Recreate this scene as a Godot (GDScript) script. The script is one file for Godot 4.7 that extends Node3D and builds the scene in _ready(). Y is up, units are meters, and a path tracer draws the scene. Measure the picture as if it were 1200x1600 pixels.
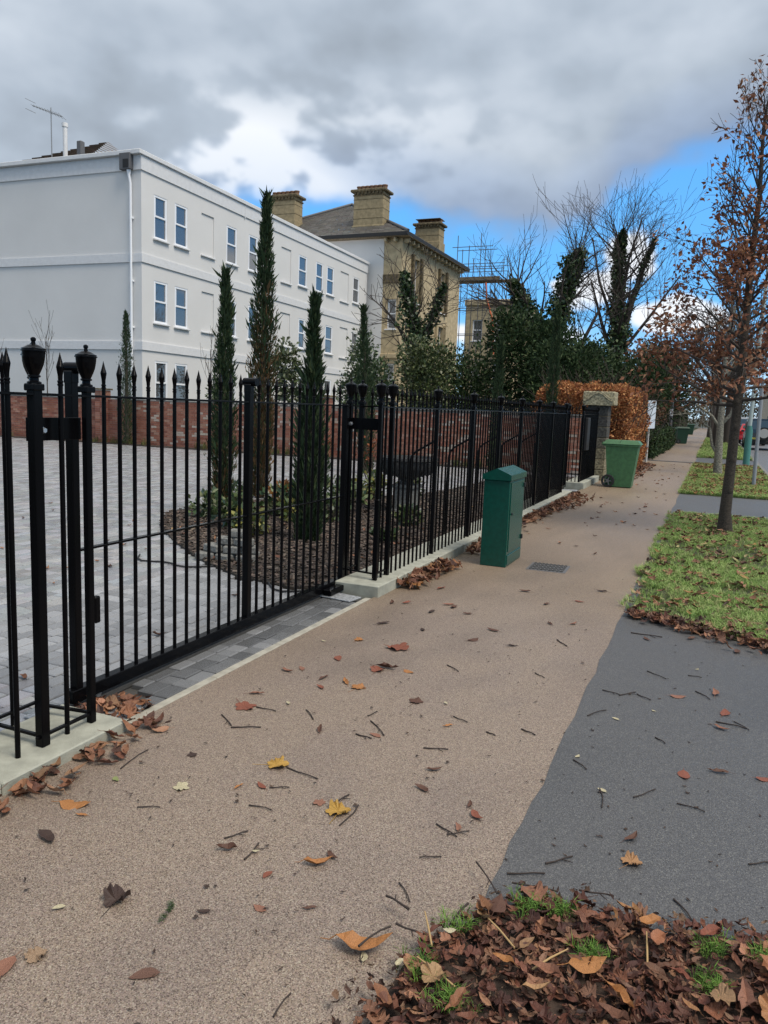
extends Node3D

# ---------------------------------------------------------------- mesh builder
class MB:
	var v := PackedVector3Array()
	var n := PackedVector3Array()
	var c := PackedColorArray()
	var col := Color(1, 1, 1)

	func face(a: Vector3, b: Vector3, d: Vector3, na: Vector3, nb: Vector3, nd: Vector3) -> void:
		if (d - a).cross(b - a).dot(na + nb + nd) < 0.0:
			v.append(a); v.append(d); v.append(b)
			n.append(na); n.append(nd); n.append(nb)
		else:
			v.append(a); v.append(b); v.append(d)
			n.append(na); n.append(nb); n.append(nd)
		c.append(col); c.append(col); c.append(col)

	func tri(a: Vector3, b: Vector3, d: Vector3, out: Vector3) -> void:
		var g := (d - a).cross(b - a).normalized()
		if g.dot(out) < 0.0:
			g = -g
			v.append(a); v.append(d); v.append(b)
		else:
			v.append(a); v.append(b); v.append(d)
		n.append(g); n.append(g); n.append(g)
		c.append(col); c.append(col); c.append(col)

	func quad(a: Vector3, b: Vector3, d: Vector3, e: Vector3, out: Vector3) -> void:
		tri(a, b, d, out)
		tri(a, d, e, out)

	func box(o: Vector3, s: Vector3, q := Basis()) -> void:
		var h := s * 0.5
		for ax in 3:
			for sg in [-1.0, 1.0]:
				var nn := Vector3.ZERO
				nn[ax] = sg
				var u := Vector3.ZERO
				var w := Vector3.ZERO
				u[(ax + 1) % 3] = h[(ax + 1) % 3]
				w[(ax + 2) % 3] = h[(ax + 2) % 3]
				var p := Vector3.ZERO
				p[ax] = sg * h[ax]
				quad(o + q * (p - u - w), o + q * (p + u - w), o + q * (p + u + w), o + q * (p - u + w), q * nn)

	func cbox(o: Vector3, s: Vector3, k: float, q := Basis()) -> void:   # chamfered box
		var h := s * 0.5
		var i := h - Vector3(k, k, k)
		for ax in 3:
			var b := (ax + 1) % 3
			var d := (ax + 2) % 3
			for sg in [-1.0, 1.0]:
				var nn := Vector3.ZERO
				nn[ax] = sg
				var u := Vector3.ZERO
				var w := Vector3.ZERO
				u[b] = i[b]
				w[d] = i[d]
				var p := Vector3.ZERO
				p[ax] = sg * h[ax]
				quad(o + q * (p - u - w), o + q * (p + u - w), o + q * (p + u + w), o + q * (p - u + w), q * nn)
				for s2 in [-1.0, 1.0]:   # edges running along d
					var a1 := Vector3.ZERO
					a1[ax] = sg * h[ax]
					a1[b] = s2 * i[b]
					var a2 := Vector3.ZERO
					a2[ax] = sg * i[ax]
					a2[b] = s2 * h[b]
					var e := Vector3.ZERO
					e[d] = i[d]
					var on := Vector3.ZERO
					on[ax] = sg
					on[b] = s2
					quad(o + q * (a1 - e), o + q * (a1 + e), o + q * (a2 + e), o + q * (a2 - e), q * on)
		for x in [-1.0, 1.0]:
			for y in [-1.0, 1.0]:
				for z in [-1.0, 1.0]:
					tri(o + q * Vector3(x * h.x, y * i.y, z * i.z), o + q * Vector3(x * i.x, y * h.y, z * i.z), o + q * Vector3(x * i.x, y * i.y, z * h.z), q * Vector3(x, y, z))

	func tube(p: Array, r: Array, k: int, cap := true) -> void:
		var m := p.size()
		var rings := []
		var dirs := []
		var side := Vector3.ZERO
		for j in m:
			var d: Vector3 = (p[mini(j + 1, m - 1)] - p[maxi(j - 1, 0)]).normalized()
			if side == Vector3.ZERO:
				side = d.cross(Vector3(0.31, 0.2, 0.93)).normalized()
			side = (side - d * side.dot(d)).normalized()
			var up := d.cross(side)
			var ring := PackedVector3Array()
			var nr := PackedVector3Array()
			for a in k:
				var t := TAU * a / k
				var o := side * cos(t) + up * sin(t)
				nr.append(o)
				ring.append(p[j] + o * r[j])
			rings.append(ring)
			dirs.append(nr)
		for j in m - 1:
			for a in k:
				var b := (a + 1) % k
				face(rings[j][a], rings[j][b], rings[j + 1][b], dirs[j][a], dirs[j][b], dirs[j + 1][b])
				face(rings[j][a], rings[j + 1][b], rings[j + 1][a], dirs[j][a], dirs[j + 1][b], dirs[j + 1][a])
		if cap:
			for e in [0, m - 1]:
				var o: Vector3 = (p[0] - p[1]) if e == 0 else (p[m - 1] - p[m - 2])
				for a in range(1, k - 1):
					tri(rings[e][0], rings[e][a], rings[e][a + 1], o)

	func lathe(pr: Array, k: int, x := Transform3D(), turn := 0.0) -> void:   # pr: Vector2(radius, height), flat along the profile, smooth round it
		for j in pr.size() - 1:
			var a: Vector2 = pr[j]
			var b: Vector2 = pr[j + 1]
			var t := (b - a).normalized()
			var nn := Vector2(t.y, -t.x)
			if a.distance_to(b) < 1e-6:
				continue
			for s in k:
				var t0 := TAU * s / k + turn
				var t1 := TAU * (s + 1) / k + turn
				var n0 := (x.basis * Vector3(cos(t0) * nn.x, nn.y, sin(t0) * nn.x)).normalized()
				var n1 := (x.basis * Vector3(cos(t1) * nn.x, nn.y, sin(t1) * nn.x)).normalized()
				if k <= 4:
					n0 = (n0 + n1).normalized()
					n1 = n0
				var a0 := x * Vector3(cos(t0) * a.x, a.y, sin(t0) * a.x)
				var a1 := x * Vector3(cos(t1) * a.x, a.y, sin(t1) * a.x)
				var b0 := x * Vector3(cos(t0) * b.x, b.y, sin(t0) * b.x)
				var b1 := x * Vector3(cos(t1) * b.x, b.y, sin(t1) * b.x)
				if a.x > 1e-6:
					face(a0, a1, b1, n0, n1, n1)
				if b.x > 1e-6:
					face(a0, b1, b0, n0, n1, n0)

	func prism(poly: PackedVector2Array, x0: Vector3, ux: Vector3, uy: Vector3, ext: Vector3) -> void:   # a flat outline pushed along ext
		var id := Geometry2D.triangulate_polygon(poly)
		var nn := ux.cross(uy).normalized()
		if nn.dot(ext) > 0.0:
			nn = -nn
		for k in range(0, id.size(), 3):
			var a := x0 + ux * poly[id[k]].x + uy * poly[id[k]].y
			var b := x0 + ux * poly[id[k + 1]].x + uy * poly[id[k + 1]].y
			var d := x0 + ux * poly[id[k + 2]].x + uy * poly[id[k + 2]].y
			tri(a, b, d, nn)
			tri(a + ext, b + ext, d + ext, -nn)
		var area := 0.0
		for k in poly.size():
			area += poly[k].cross(poly[(k + 1) % poly.size()])
		for k in poly.size():
			var p := poly[k]
			var q := poly[(k + 1) % poly.size()]
			var o := (q - p) * signf(area)
			quad(x0 + ux * p.x + uy * p.y, x0 + ux * q.x + uy * q.y, x0 + ux * q.x + uy * q.y + ext, x0 + ux * p.x + uy * p.y + ext, ux * o.y - uy * o.x)

	func leaf(p: Vector3, d: Vector3, s: Vector3, l: float, w: float, fold: float) -> void:   # a folded, pointed leaf of four faces
		var u := d.cross(s).normalized()
		var b := p + d * l * 0.45
		var e := p + d * l
		var x := b + s * w + u * fold * w
		var y := b - s * w + u * fold * w
		tri(p, x, b, u); tri(b, x, e, u); tri(p, b, y, u); tri(b, e, y, u)

	func chip(p: Vector3, d: Vector3, s: Vector3, l: float, w: float) -> void:   # a leaf of two faces
		var u := d.cross(s)
		tri(p, p + d * l * 0.4 + s * w, p + d * l, u)
		tri(p, p + d * l, p + d * l * 0.4 - s * w, u)

	func done() -> ArrayMesh:
		var a := []
		a.resize(Mesh.ARRAY_MAX)
		a[Mesh.ARRAY_VERTEX] = v
		a[Mesh.ARRAY_NORMAL] = n
		a[Mesh.ARRAY_COLOR] = c
		var m := ArrayMesh.new()
		m.add_surface_from_arrays(Mesh.PRIMITIVE_TRIANGLES, a)
		return m

# ---------------------------------------------------------------- nodes
var taken := {}
var M := {}
var R := RandomNumberGenerator.new()

func numbered(parent: Node, base: String) -> String:
	var key := str(parent.get_instance_id()) + base
	var k: int = taken.get(key, 0)
	taken[key] = k + 1
	return base if k == 0 else "%s_%03d" % [base, k]

func part(parent: Node, base: String, mesh: Mesh, m: Material, at := Vector3.ZERO, q := Basis()) -> MeshInstance3D:
	var o := MeshInstance3D.new()
	o.mesh = mesh
	o.material_override = m
	o.name = numbered(parent, base)
	o.transform = Transform3D(q, at)
	parent.add_child(o)
	return o

func tag(o: Node, label: String, category: String, group := "") -> void:
	o.set_meta("label", label)
	o.set_meta("category", category)
	if group != "":
		o.set_meta("group", group)

func thing(base: String, label: String, category: String, at := Vector3.ZERO, turn := 0.0, group := "") -> Node3D:
	var o := Node3D.new()
	o.name = numbered(self, base)
	add_child(o)
	o.position = at
	o.rotation.y = turn
	tag(o, label, category, group)
	return o

func single(base: String, mesh: Mesh, m: Material, label: String, category: String, group := "", at := Vector3.ZERO, q := Basis()) -> MeshInstance3D:
	var o := part(self, base, mesh, m, at, q)
	tag(o, label, category, group)
	return o

func structure(base: String, mesh: Mesh, m: Material, label := "") -> MeshInstance3D:
	var o := part(self, base, mesh, m)
	o.set_meta("kind", "structure")
	if label != "":
		o.set_meta("label", label)
	return o

func swarm(parent: Node, base: String, mesh: Mesh, m: Material, xs: Array, cs: Array) -> MultiMeshInstance3D:   # uncountable stuff
	var mm := MultiMesh.new()
	mm.transform_format = MultiMesh.TRANSFORM_3D
	mm.use_colors = true
	mm.mesh = mesh
	mm.instance_count = xs.size()
	for k in xs.size():
		mm.set_instance_transform(k, xs[k])
		mm.set_instance_color(k, cs[k])
	var o := MultiMeshInstance3D.new()
	o.multimesh = mm
	o.material_override = m
	o.name = numbered(parent, base)
	o.set_meta("kind", "stuff")
	parent.add_child(o)
	return o

func rr(a: float, b: float) -> float:
	return R.randf_range(a, b)

func rdir() -> Vector3:
	return Vector3(R.randfn(), R.randfn(), R.randfn()).normalized()

func shade(c: Color, k: float) -> Color:
	return Color(c.r * k, c.g * k, c.b * k)

func vary(c: Color, by: float) -> Color:   # natural spread of tone between pieces
	var k := 1.0 + rr(-by, by)
	return Color(c.r * k * (1.0 + rr(-0.06, 0.06)), c.g * k, c.b * k * (1.0 + rr(-0.06, 0.06)))

# ---------------------------------------------------------------- textures and materials
func noise(sd: int, freq: float, oct := 4, kind := FastNoiseLite.TYPE_SIMPLEX_SMOOTH) -> FastNoiseLite:
	var f := FastNoiseLite.new()
	f.seed = sd
	f.noise_type = kind
	f.frequency = freq
	f.fractal_octaves = oct
	return f

func grey_image(sd: int, freq: float, oct: int, lo: float, hi: float, size := 512, grit := 0.0) -> Image:
	var im := noise(sd, freq, oct).get_seamless_image(size, size)
	var d := im.get_data()
	var g := RandomNumberGenerator.new()
	g.seed = sd
	for k in d.size():
		d[k] = clampi(int(255.0 * (lerpf(lo, hi, d[k] / 255.0) + grit * g.randf_range(-1.0, 1.0))), 0, 255)
	return Image.create_from_data(size, size, false, Image.FORMAT_L8, d)

func grey(sd: int, freq: float, oct: int, lo: float, hi: float, size := 512, grit := 0.0) -> ImageTexture:
	return ImageTexture.create_from_image(grey_image(sd, freq, oct, lo, hi, size, grit))

func bumps(sd: int, freq: float, oct: int, strength: float, size := 512, grit := 0.0) -> ImageTexture:
	var im := grey_image(sd, freq, oct, 0.0, 1.0, size, grit)
	im.convert(Image.FORMAT_RGBA8)
	im.bump_map_to_normal_map(strength)
	return ImageTexture.create_from_image(im)

# a bound aggregate surface: small stones of several tones, and its relief
func aggregate(sd: int, size: int, cell: float, tones: Array, dark: float) -> Array:
	var f := noise(sd, cell, 1, FastNoiseLite.TYPE_CELLULAR)
	f.fractal_type = FastNoiseLite.FRACTAL_NONE
	f.cellular_return_type = FastNoiseLite.RETURN_CELL_VALUE
	f.cellular_jitter = 1.0
	var e := noise(sd, cell, 1, FastNoiseLite.TYPE_CELLULAR)
	e.fractal_type = FastNoiseLite.FRACTAL_NONE
	e.cellular_return_type = FastNoiseLite.RETURN_DISTANCE
	var d := PackedByteArray()
	d.resize(size * size * 3)
	var b := PackedByteArray()
	b.resize(size * size)
	var last := tones.size()
	var k := 0
	for y in size:
		for x in size:
			var w := f.get_noise_2d(x, y) * 0.5 + 0.5
			var g := clampf(e.get_noise_2d(x, y) + 1.0, 0.0, 1.2)
			var t: Color = tones[clampi(int(w * last), 0, last - 1)]
			var q := 1.0 - dark * g * g
			d[k * 3] = int(clampf(t.r * q, 0.0, 1.0) * 255.0)
			d[k * 3 + 1] = int(clampf(t.g * q, 0.0, 1.0) * 255.0)
			d[k * 3 + 2] = int(clampf(t.b * q, 0.0, 1.0) * 255.0)
			b[k] = int(clampf((1.0 - g * 0.8) * (0.6 + 0.4 * w), 0.0, 1.0) * 255.0)
			k += 1
	var im := Image.create_from_data(size, size, false, Image.FORMAT_L8, b)
	im.convert(Image.FORMAT_RGBA8)
	im.bump_map_to_normal_map(2.0)
	return [ImageTexture.create_from_image(Image.create_from_data(size, size, false, Image.FORMAT_RGB8, d)), ImageTexture.create_from_image(im)]

func mat(lin: Color, rough: float, o := {}) -> StandardMaterial3D:
	var m := StandardMaterial3D.new()
	m.albedo_color = lin.linear_to_srgb()
	m.roughness = rough
	m.metallic = o.get("metal", 0.0)
	m.metallic_specular = o.get("spec", 0.5)
	m.vertex_color_use_as_albedo = o.get("vc", false)
	m.cull_mode = BaseMaterial3D.CULL_DISABLED
	if o.has("tex"):
		m.albedo_texture = o.tex
	if o.has("nrm"):
		m.normal_enabled = true
		m.normal_texture = o.nrm
		m.normal_scale = o.get("ns", 1.0)
	if o.has("rtex"):
		m.roughness_texture = o.rtex
		m.roughness_texture_channel = BaseMaterial3D.TEXTURE_CHANNEL_RED
	if o.has("scale"):
		m.uv1_triplanar = true
		m.uv1_world_triplanar = o.get("world", true)
		m.uv1_scale = Vector3.ONE * o.scale
	if o.has("back"):
		m.backlight_enabled = true
		m.backlight = o.back
	if o.has("alpha"):
		m.transparency = BaseMaterial3D.TRANSPARENCY_ALPHA
		m.albedo_color.a = o.alpha
	if o.has("coat"):
		m.clearcoat_enabled = true
		m.clearcoat = o.coat
		m.clearcoat_roughness = 0.15
	return m

func materials() -> void:
	var fine := grey(3, 0.06, 4, 0.72, 1.0, 512, 0.08)
	var soft := grey(5, 0.012, 5, 0.80, 1.0)
	var soft2 := grey(15, 0.02, 5, 0.55, 1.0)
	var rough_n := bumps(7, 0.08, 4, 3.0, 512, 0.1)
	var fine_n := bumps(9, 0.2, 3, 1.5, 512, 0.15)
	var stain := grey(19, 0.015, 5, 0.45, 1.0)
	var g := RandomNumberGenerator.new()
	g.seed = 4
	var tones := []
	for k in 24:
		var q := g.randf()
		var b := 0.55 + 0.20 * q
		tones.append(Color(b * 1.0, b * (0.90 + g.randf_range(-0.02, 0.02)), b * (0.80 + g.randf_range(-0.03, 0.05))))
	for k in 3:
		tones.append(Color(0.80, 0.76, 0.69))
	for k in 5:
		tones.append(Color(0.43, 0.37, 0.33))
	var pa := aggregate(21, 1024, 0.42, tones, 0.20)
	M.path = mat(Color(0.625, 0.597, 0.572), 0.55, {"tex": pa[0], "nrm": pa[1], "ns": 0.28, "scale": 0.72, "vc": true, "spec": 0.5})
	var dt := []
	for k in 24:
		var b := 0.36 + 0.13 * g.randf()
		dt.append(Color(b, b * 1.0, b * 1.03))
	for k in 2:
		dt.append(Color(0.58, 0.58, 0.57))
	var ta := aggregate(33, 1024, 0.34, dt, 0.42)
	M.tarmac = mat(Color(0.60, 0.59, 0.565), 0.5, {"tex": ta[0], "nrm": ta[1], "ns": 0.6, "scale": 0.78, "vc": true, "spec": 0.5})
	M.road = mat(Color(0.9, 0.92, 0.95), 0.6, {"tex": ta[0], "nrm": ta[1], "ns": 0.5, "scale": 0.4})
	M.soil = mat(Color(0.075, 0.048, 0.034), 0.95, {"tex": stain, "nrm": rough_n, "scale": 1.3})
	M.lawn = mat(Color(0.075, 0.085, 0.03), 0.95, {"tex": stain, "nrm": rough_n, "scale": 0.8})
	M.ground = mat(Color(0.07, 0.075, 0.045), 0.95, {"tex": stain, "scale": 0.1})
	M.mulch = mat(Color(1, 1, 1), 0.9, {"vc": true})
	M.mortar = mat(Color(0.075, 0.073, 0.07), 0.9, {"tex": fine, "scale": 2.0})
	M.paver = mat(Color(1, 1, 1), 0.24, {"tex": grey(45, 0.06, 4, 0.84, 1.0, 512, 0.06), "nrm": rough_n, "ns": 0.5, "scale": 3.2, "vc": true, "spec": 0.5})
	M.concrete = mat(Color(0.40, 0.375, 0.31), 0.8, {"tex": soft, "nrm": fine_n, "ns": 0.5, "scale": 1.6})
	M.plinth = mat(Color(0.40, 0.40, 0.33), 0.75, {"tex": soft, "nrm": fine_n, "ns": 0.5, "scale": 1.1})
	M.kerb = mat(Color(0.24, 0.23, 0.215), 0.8, {"tex": fine, "nrm": fine_n, "scale": 2.0})
	M.iron = mat(Color(0.003, 0.003, 0.0036), 0.2, {"nrm": fine_n, "ns": 0.05, "scale": 6.0, "spec": 0.22})
	M.steel = mat(Color(0.55, 0.55, 0.55), 0.35, {"metal": 0.9})
	M.galv = mat(Color(0.62, 0.64, 0.66), 0.45, {"metal": 0.35, "tex": soft2, "scale": 3.0})
	M.stucco = mat(Color(0.675, 0.665, 0.65), 0.85, {"tex": grey(25, 0.006, 4, 0.97, 1.0), "nrm": fine_n, "ns": 0.07, "scale": 0.12})
	M.trim = mat(Color(0.70, 0.70, 0.705), 0.7, {"tex": grey(26, 0.02, 4, 0.95, 1.0), "nrm": fine_n, "ns": 0.2, "scale": 0.4})
	M.upvc = mat(Color(0.82, 0.83, 0.85), 0.3)
	M.glass = mat(Color(0.19, 0.20, 0.21), 0.02, {"alpha": 0.45, "spec": 0.9, "metal": 0.55})
	M.room = mat(Color(0.06, 0.06, 0.065), 0.9)
	M.blind = mat(Color(0.45, 0.44, 0.42), 0.9)
	M.dark = mat(Color(0.012, 0.012, 0.013), 0.7)
	M.leadgrey = mat(Color(0.10, 0.10, 0.105), 0.6)
	M.brick = mat(Color(1, 1, 1), 0.9, {"vc": true, "tex": fine, "nrm": rough_n, "ns": 0.6, "scale": 4.0})
	M.bricks = []
	for q in [Color(0.42, 0.17, 0.11), Color(0.36, 0.135, 0.085), Color(0.47, 0.22, 0.15), Color(0.30, 0.11, 0.075), Color(0.50, 0.28, 0.20), Color(0.62, 0.50, 0.41)]:
		M.bricks.append(mat(q, 0.9, {"tex": fine, "nrm": rough_n, "ns": 0.6, "scale": 4.0}))
	M.bmortar = mat(Color(0.42, 0.35, 0.29), 0.95, {"tex": fine, "scale": 3.0})
	M.stone = mat(Color(0.565, 0.45, 0.275), 0.9, {"tex": soft, "nrm": rough_n, "ns": 0.4, "scale": 0.35})
	M.stone_dark = mat(Color(0.24, 0.185, 0.10), 0.9, {"tex": stain, "nrm": rough_n, "scale": 0.5})
	M.chimney = mat(Color(0.36, 0.285, 0.165), 0.9, {"tex": soft, "nrm": fine_n, "ns": 0.3, "scale": 0.45})
	M.pier = mat(Color(1, 1, 1), 0.9, {"vc": true, "tex": stain, "nrm": rough_n, "scale": 1.8})
	M.slate = mat(Color(1, 1, 1), 0.6, {"vc": true, "tex": fine, "nrm": rough_n, "scale": 1.0})
	M.pot = mat(Color(0.22, 0.12, 0.07), 0.85)
	M.cabinet = mat(Color(0.0008, 0.066, 0.046), 0.26, {"tex": grey(31, 0.02, 4, 0.86, 1.0), "nrm": fine_n, "ns": 0.08, "scale": 1.5})
	M.bin = mat(Color(0.065, 0.18, 0.072), 0.48, {"tex": soft, "scale": 1.5})
	M.bin_dark = mat(Color(0.008, 0.045, 0.022), 0.5)
	M.rubber = mat(Color(0.012, 0.012, 0.013), 0.75)
	M.bark = mat(Color(0.105, 0.082, 0.062), 0.95, {"tex": stain, "nrm": rough_n, "scale": 4.0})
	M.bark_pale = mat(Color(0.40, 0.375, 0.30), 0.9, {"tex": stain, "nrm": rough_n, "scale": 2.0})
	M.bark_dark = mat(Color(0.055, 0.043, 0.036), 0.95)
	M.twig = mat(Color(0.03, 0.02, 0.016), 0.8)
	M.straw = mat(Color(0.38, 0.25, 0.11), 0.8)
	M.leaf = mat(Color(1, 1, 1), 0.75, {"vc": true, "back": Color(0.6, 0.6, 0.6), "spec": 0.35})
	M.gloss_leaf = mat(Color(1, 1, 1), 0.42, {"vc": true, "back": Color(0.25, 0.25, 0.25)})
	M.dead = mat(Color(1, 1, 1), 0.62, {"vc": true, "back": Color(0.2, 0.2, 0.2), "spec": 0.4, "tex": grey(41, 0.05, 4, 0.6, 1.0), "scale": 9.0})
	M.lampgreen = mat(Color(0.06, 0.20, 0.17), 0.5)
	M.lamppale = mat(Color(0.36, 0.42, 0.40), 0.5)
	M.postgrey = mat(Color(0.24, 0.255, 0.27), 0.5)
	M.sign = mat(Color(0.55, 0.60, 0.66), 0.5)
	M.urnstone = mat(Color(0.085, 0.085, 0.085), 0.85, {"tex": stain, "nrm": rough_n, "scale": 3.0})
	M.pale_stone = mat(Color(0.31, 0.305, 0.28), 0.85, {"tex": soft2, "nrm": rough_n, "scale": 3.0})
	M.wood = mat(Color(0.33, 0.26, 0.17), 0.9, {"tex": soft2, "scale": 1.0})
	M.orange = mat(Color(0.6, 0.12, 0.03), 0.6)
	M.paint_red = mat(Color(0.42, 0.012, 0.02), 0.25, {"coat": 0.8})
	M.paint_black = mat(Color(0.008, 0.008, 0.009), 0.25, {"coat": 0.8})
	M.paint_white = mat(Color(0.7, 0.71, 0.72), 0.3, {"coat": 0.6})
	M.paint_silver = mat(Color(0.42, 0.44, 0.46), 0.3, {"metal": 0.5, "coat": 0.6})
	M.car_glass = mat(Color(0.02, 0.024, 0.028), 0.04, {"spec": 0.8})
	M.lens = mat(Color(0.45, 0.01, 0.01), 0.2)
	M.plate = mat(Color(0.62, 0.52, 0.08), 0.5)

# ---------------------------------------------------------------- sky
func make_sky() -> PanoramaSkyMaterial:
	var w := 2048
	var h := 1024
	var im := Image.create(w, h, false, Image.FORMAT_RGBF)
	var big := noise(101, 1.5, 5)
	var mid := noise(102, 3.2, 5)
	var fin := noise(103, 9.0, 5)
	# where the cloud bank ends above the horizon, by bearing (degrees, 0 along the street)
	var edge_b := [-180.0, -120.0, -75.0, -49.0, -42.0, -36.0, -32.0, -24.0, -18.0, -12.0, -9.5, -7.0, -3.0, 3.0, 20.0, 60.0, 120.0, 180.0]
	var edge_e := [11.0, 12.0, 9.0, 8.0, 10.0, 13.2, 14.3, 14.6, 13.4, 12.4, 13.4, 16.2, 17.2, 18.0, 15.0, 12.0, 13.0, 11.0]
	var puffs := [[-6.3, 10.9, 1.9, 1.7], [-9.0, 8.6, 2.6, 1.1], [-3.2, 6.8, 3.0, 1.2], [-14.0, 5.6, 4.0, 1.0], [30.0, 9.0, 4.0, 2.0], [75.0, 8.0, 5.0, 2.0], [-100.0, 7.0, 5.0, 2.0], [150.0, 8.0, 4.0, 2.0]]
	for y in h / 2 + 2:
		var el := 90.0 - (y + 0.5) * 180.0 / h
		var ce := cos(deg_to_rad(el))
		var se := sin(deg_to_rad(el))
		var tb := clampf(el / 26.0, 0.0, 1.0)
		var blue := Color(0.20, 0.58, 0.98).lerp(Color(0.085, 0.34, 0.86), pow(tb, 0.8))
		blue = Color(0.62, 0.82, 0.97).lerp(blue, clampf(el / 7.0, 0.0, 1.0))
		# an overcast deck is brighter overhead than low down
		var deck := (1.0 + 3.0 * maxf(se, 0.0)) / 2.15
		for x in w:
			var az := (x + 0.5) * 360.0 / w
			if az > 180.0:   # the left rim of the picture looks along -z
				az -= 360.0
			var a := deg_to_rad(az)
			var d := Vector3(sin(a) * ce, se, -cos(a) * ce)
			# clouds lie in flat layers, so they are drawn out along the horizon
			var pl := Vector3(d.x, 0.0, d.z) / (0.42 + maxf(se, 0.0)) + Vector3(0.0, se * 1.2, 0.0)
			var b := big.get_noise_3dv(pl)
			var m := mid.get_noise_3dv(pl)
			var f := fin.get_noise_3dv(pl)
			var k := 0
			while k < edge_b.size() - 2 and az > edge_b[k + 1]:
				k += 1
			var ee: float = lerpf(edge_e[k], edge_e[k + 1], smoothstep(edge_b[k], edge_b[k + 1], az))
			var cov := smoothstep(-1.6, 1.5, el - ee + 1.6 * m + 1.0 * f)
			var lum := 0.455 + 0.13 * b + 0.10 * m + 0.07 * f
			# thin places through which the light comes
			var t1 := exp(-pow((az + 34.0) / 6.5, 2.0) - pow((el - 17.2) / 3.0, 2.0))
			var t2 := exp(-pow((az + 23.0) / 8.0, 2.0) - pow((el - 18.6) / 2.4, 2.0))
			var t3 := exp(-pow((az + 31.0) / 8.0, 2.0) - pow((el - 14.6) / 1.6, 2.0))
			var ragged_light := smoothstep(-0.28, 0.42, 0.75 * m + 1.15 * f)
			var thin := clampf((0.85 * t1 + 0.42 * t2 + 0.8 * t3) * (0.22 + 0.8 * ragged_light), 0.0, 0.85)
			lum = lerpf(lum, 0.95, thin)
			lum = clampf(lum, 0.22, 1.0) * deck * lerpf(1.05, 0.84, clampf(1.0 - (el - ee) / 6.0, 0.0, 1.0) * (1.0 - thin))
			var tint := Color(0.85, 0.985, 1.16).lerp(Color(0.98, 1.0, 1.03), clampf((lum - 0.45) * 2.2, 0.0, 1.0))
			var near_edge := clampf(1.0 - (el - ee) / 4.5, 0.0, 1.0)
			tint = tint.lerp(Color(0.72, 0.96, 1.42), near_edge * 0.75 * (1.0 - thin))
			var cl := Color(lum * tint.r, lum * tint.g, lum * tint.b)
			var s := blue.lerp(cl, cov)
			for p in puffs:
				var dx: float = (az - p[0]) / p[2]
				if absf(dx) < 2.0:
					var dy: float = (el - p[1]) / p[3]
					var q := smoothstep(1.25, 0.55, dx * dx + dy * dy + 1.3 * m + 0.9 * f)
					s = s.lerp(Color(0.86, 0.88, 0.92), q * 0.95)
			im.set_pixel(x, y, s)
	for y in range(h / 2 + 2, h):
		for x in range(0, w):
			im.set_pixel(x, y, Color(0.16, 0.15, 0.13))
	var pm := PanoramaSkyMaterial.new()
	pm.panorama = ImageTexture.create_from_image(im)
	return pm

# ---------------------------------------------------------------- ground
var blot := FastNoiseLite.new()

func zsteps(z0: float, z1: float) -> Array:   # finer close to the viewer's end of the street
	var a := [z0]
	var z := z0
	while z > z1:
		z -= clampf(absf(z) * 0.06, 0.1, 3.0)
		a.append(maxf(z, z1))
	return a

func strip(zs: Array, left: Callable, right: Callable, nx: int, y: float, tint: Callable) -> ArrayMesh:
	var mb := MB.new()
	for j in zs.size() - 1:
		for k in nx:
			var q := []
			for e in [[j, k], [j, k + 1], [j + 1, k + 1], [j + 1, k]]:
				var z: float = zs[e[0]]
				q.append(Vector3(lerpf(left.call(z), right.call(z), float(e[1]) / nx), y, z))
			for t in [[0, 1, 2], [0, 2, 3]]:
				var p := [q[t[0]], q[t[1]], q[t[2]]]
				if (p[2] - p[0]).cross(p[1] - p[0]).y < 0.0:
					p = [p[0], p[2], p[1]]
				for pt in p:
					mb.v.append(pt)
					mb.n.append(Vector3.UP)
					mb.c.append(tint.call(pt))
	return mb.done()

func path_tint(p: Vector3) -> Color:
	var a := blot.get_noise_2d(p.x * 30.0, p.z * 14.0)
	var b := blot.get_noise_2d(p.x * 90.0 + 50.0, p.z * 90.0)
	var k := 1.0 + 0.24 * a + 0.17 * b
	var damp := smoothstep(0.10, 0.34, blot.get_noise_2d(p.x * 55.0 + 700.0, p.z * 40.0)) + 0.8 * smoothstep(0.16, 0.30, blot.get_noise_2d(p.x * 160.0, p.z * 130.0 + 90.0))
	k *= 1.0 - 0.13 * minf(damp, 1.0)
	var warm := clampf(0.5 + 1.2 * blot.get_noise_2d(p.x * 22.0 - 300.0, p.z * 9.0), 0.0, 1.0)
	return Color(k * lerpf(0.98, 1.04, warm), k * 0.985, k * lerpf(1.02, 0.84, warm))

func tar_tint(p: Vector3) -> Color:
	var k := 1.0 + 0.26 * blot.get_noise_2d(p.x * 60.0, p.z * 60.0) + 0.14 * blot.get_noise_2d(p.x * 14.0 + 9.0, p.z * 14.0)
	return Color(k * 0.99, k, k * 1.01)

func wob(z: float, s: float, amp: float) -> float:
	return amp * (blot.get_noise_2d(z * 120.0, s) + 0.8 * blot.get_noise_2d(z * 500.0, s + 40.0))

func ragged(poly_x0: float, poly_x1: float, near: Callable, far: Callable, y: float, m: Material, base: String, label: String) -> void:
	var mb := MB.new()
	var n := 30
	for k in n:
		var xa := lerpf(poly_x0, poly_x1, float(k) / n)
		var xb := lerpf(poly_x0, poly_x1, float(k + 1) / n)
		mb.quad(Vector3(xa, y, near.call(xa)), Vector3(xb, y, near.call(xb)), Vector3(xb, y, far.call(xb)), Vector3(xa, y, far.call(xa)), Vector3.UP)
	structure(base, mb.done(), m, label)

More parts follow.
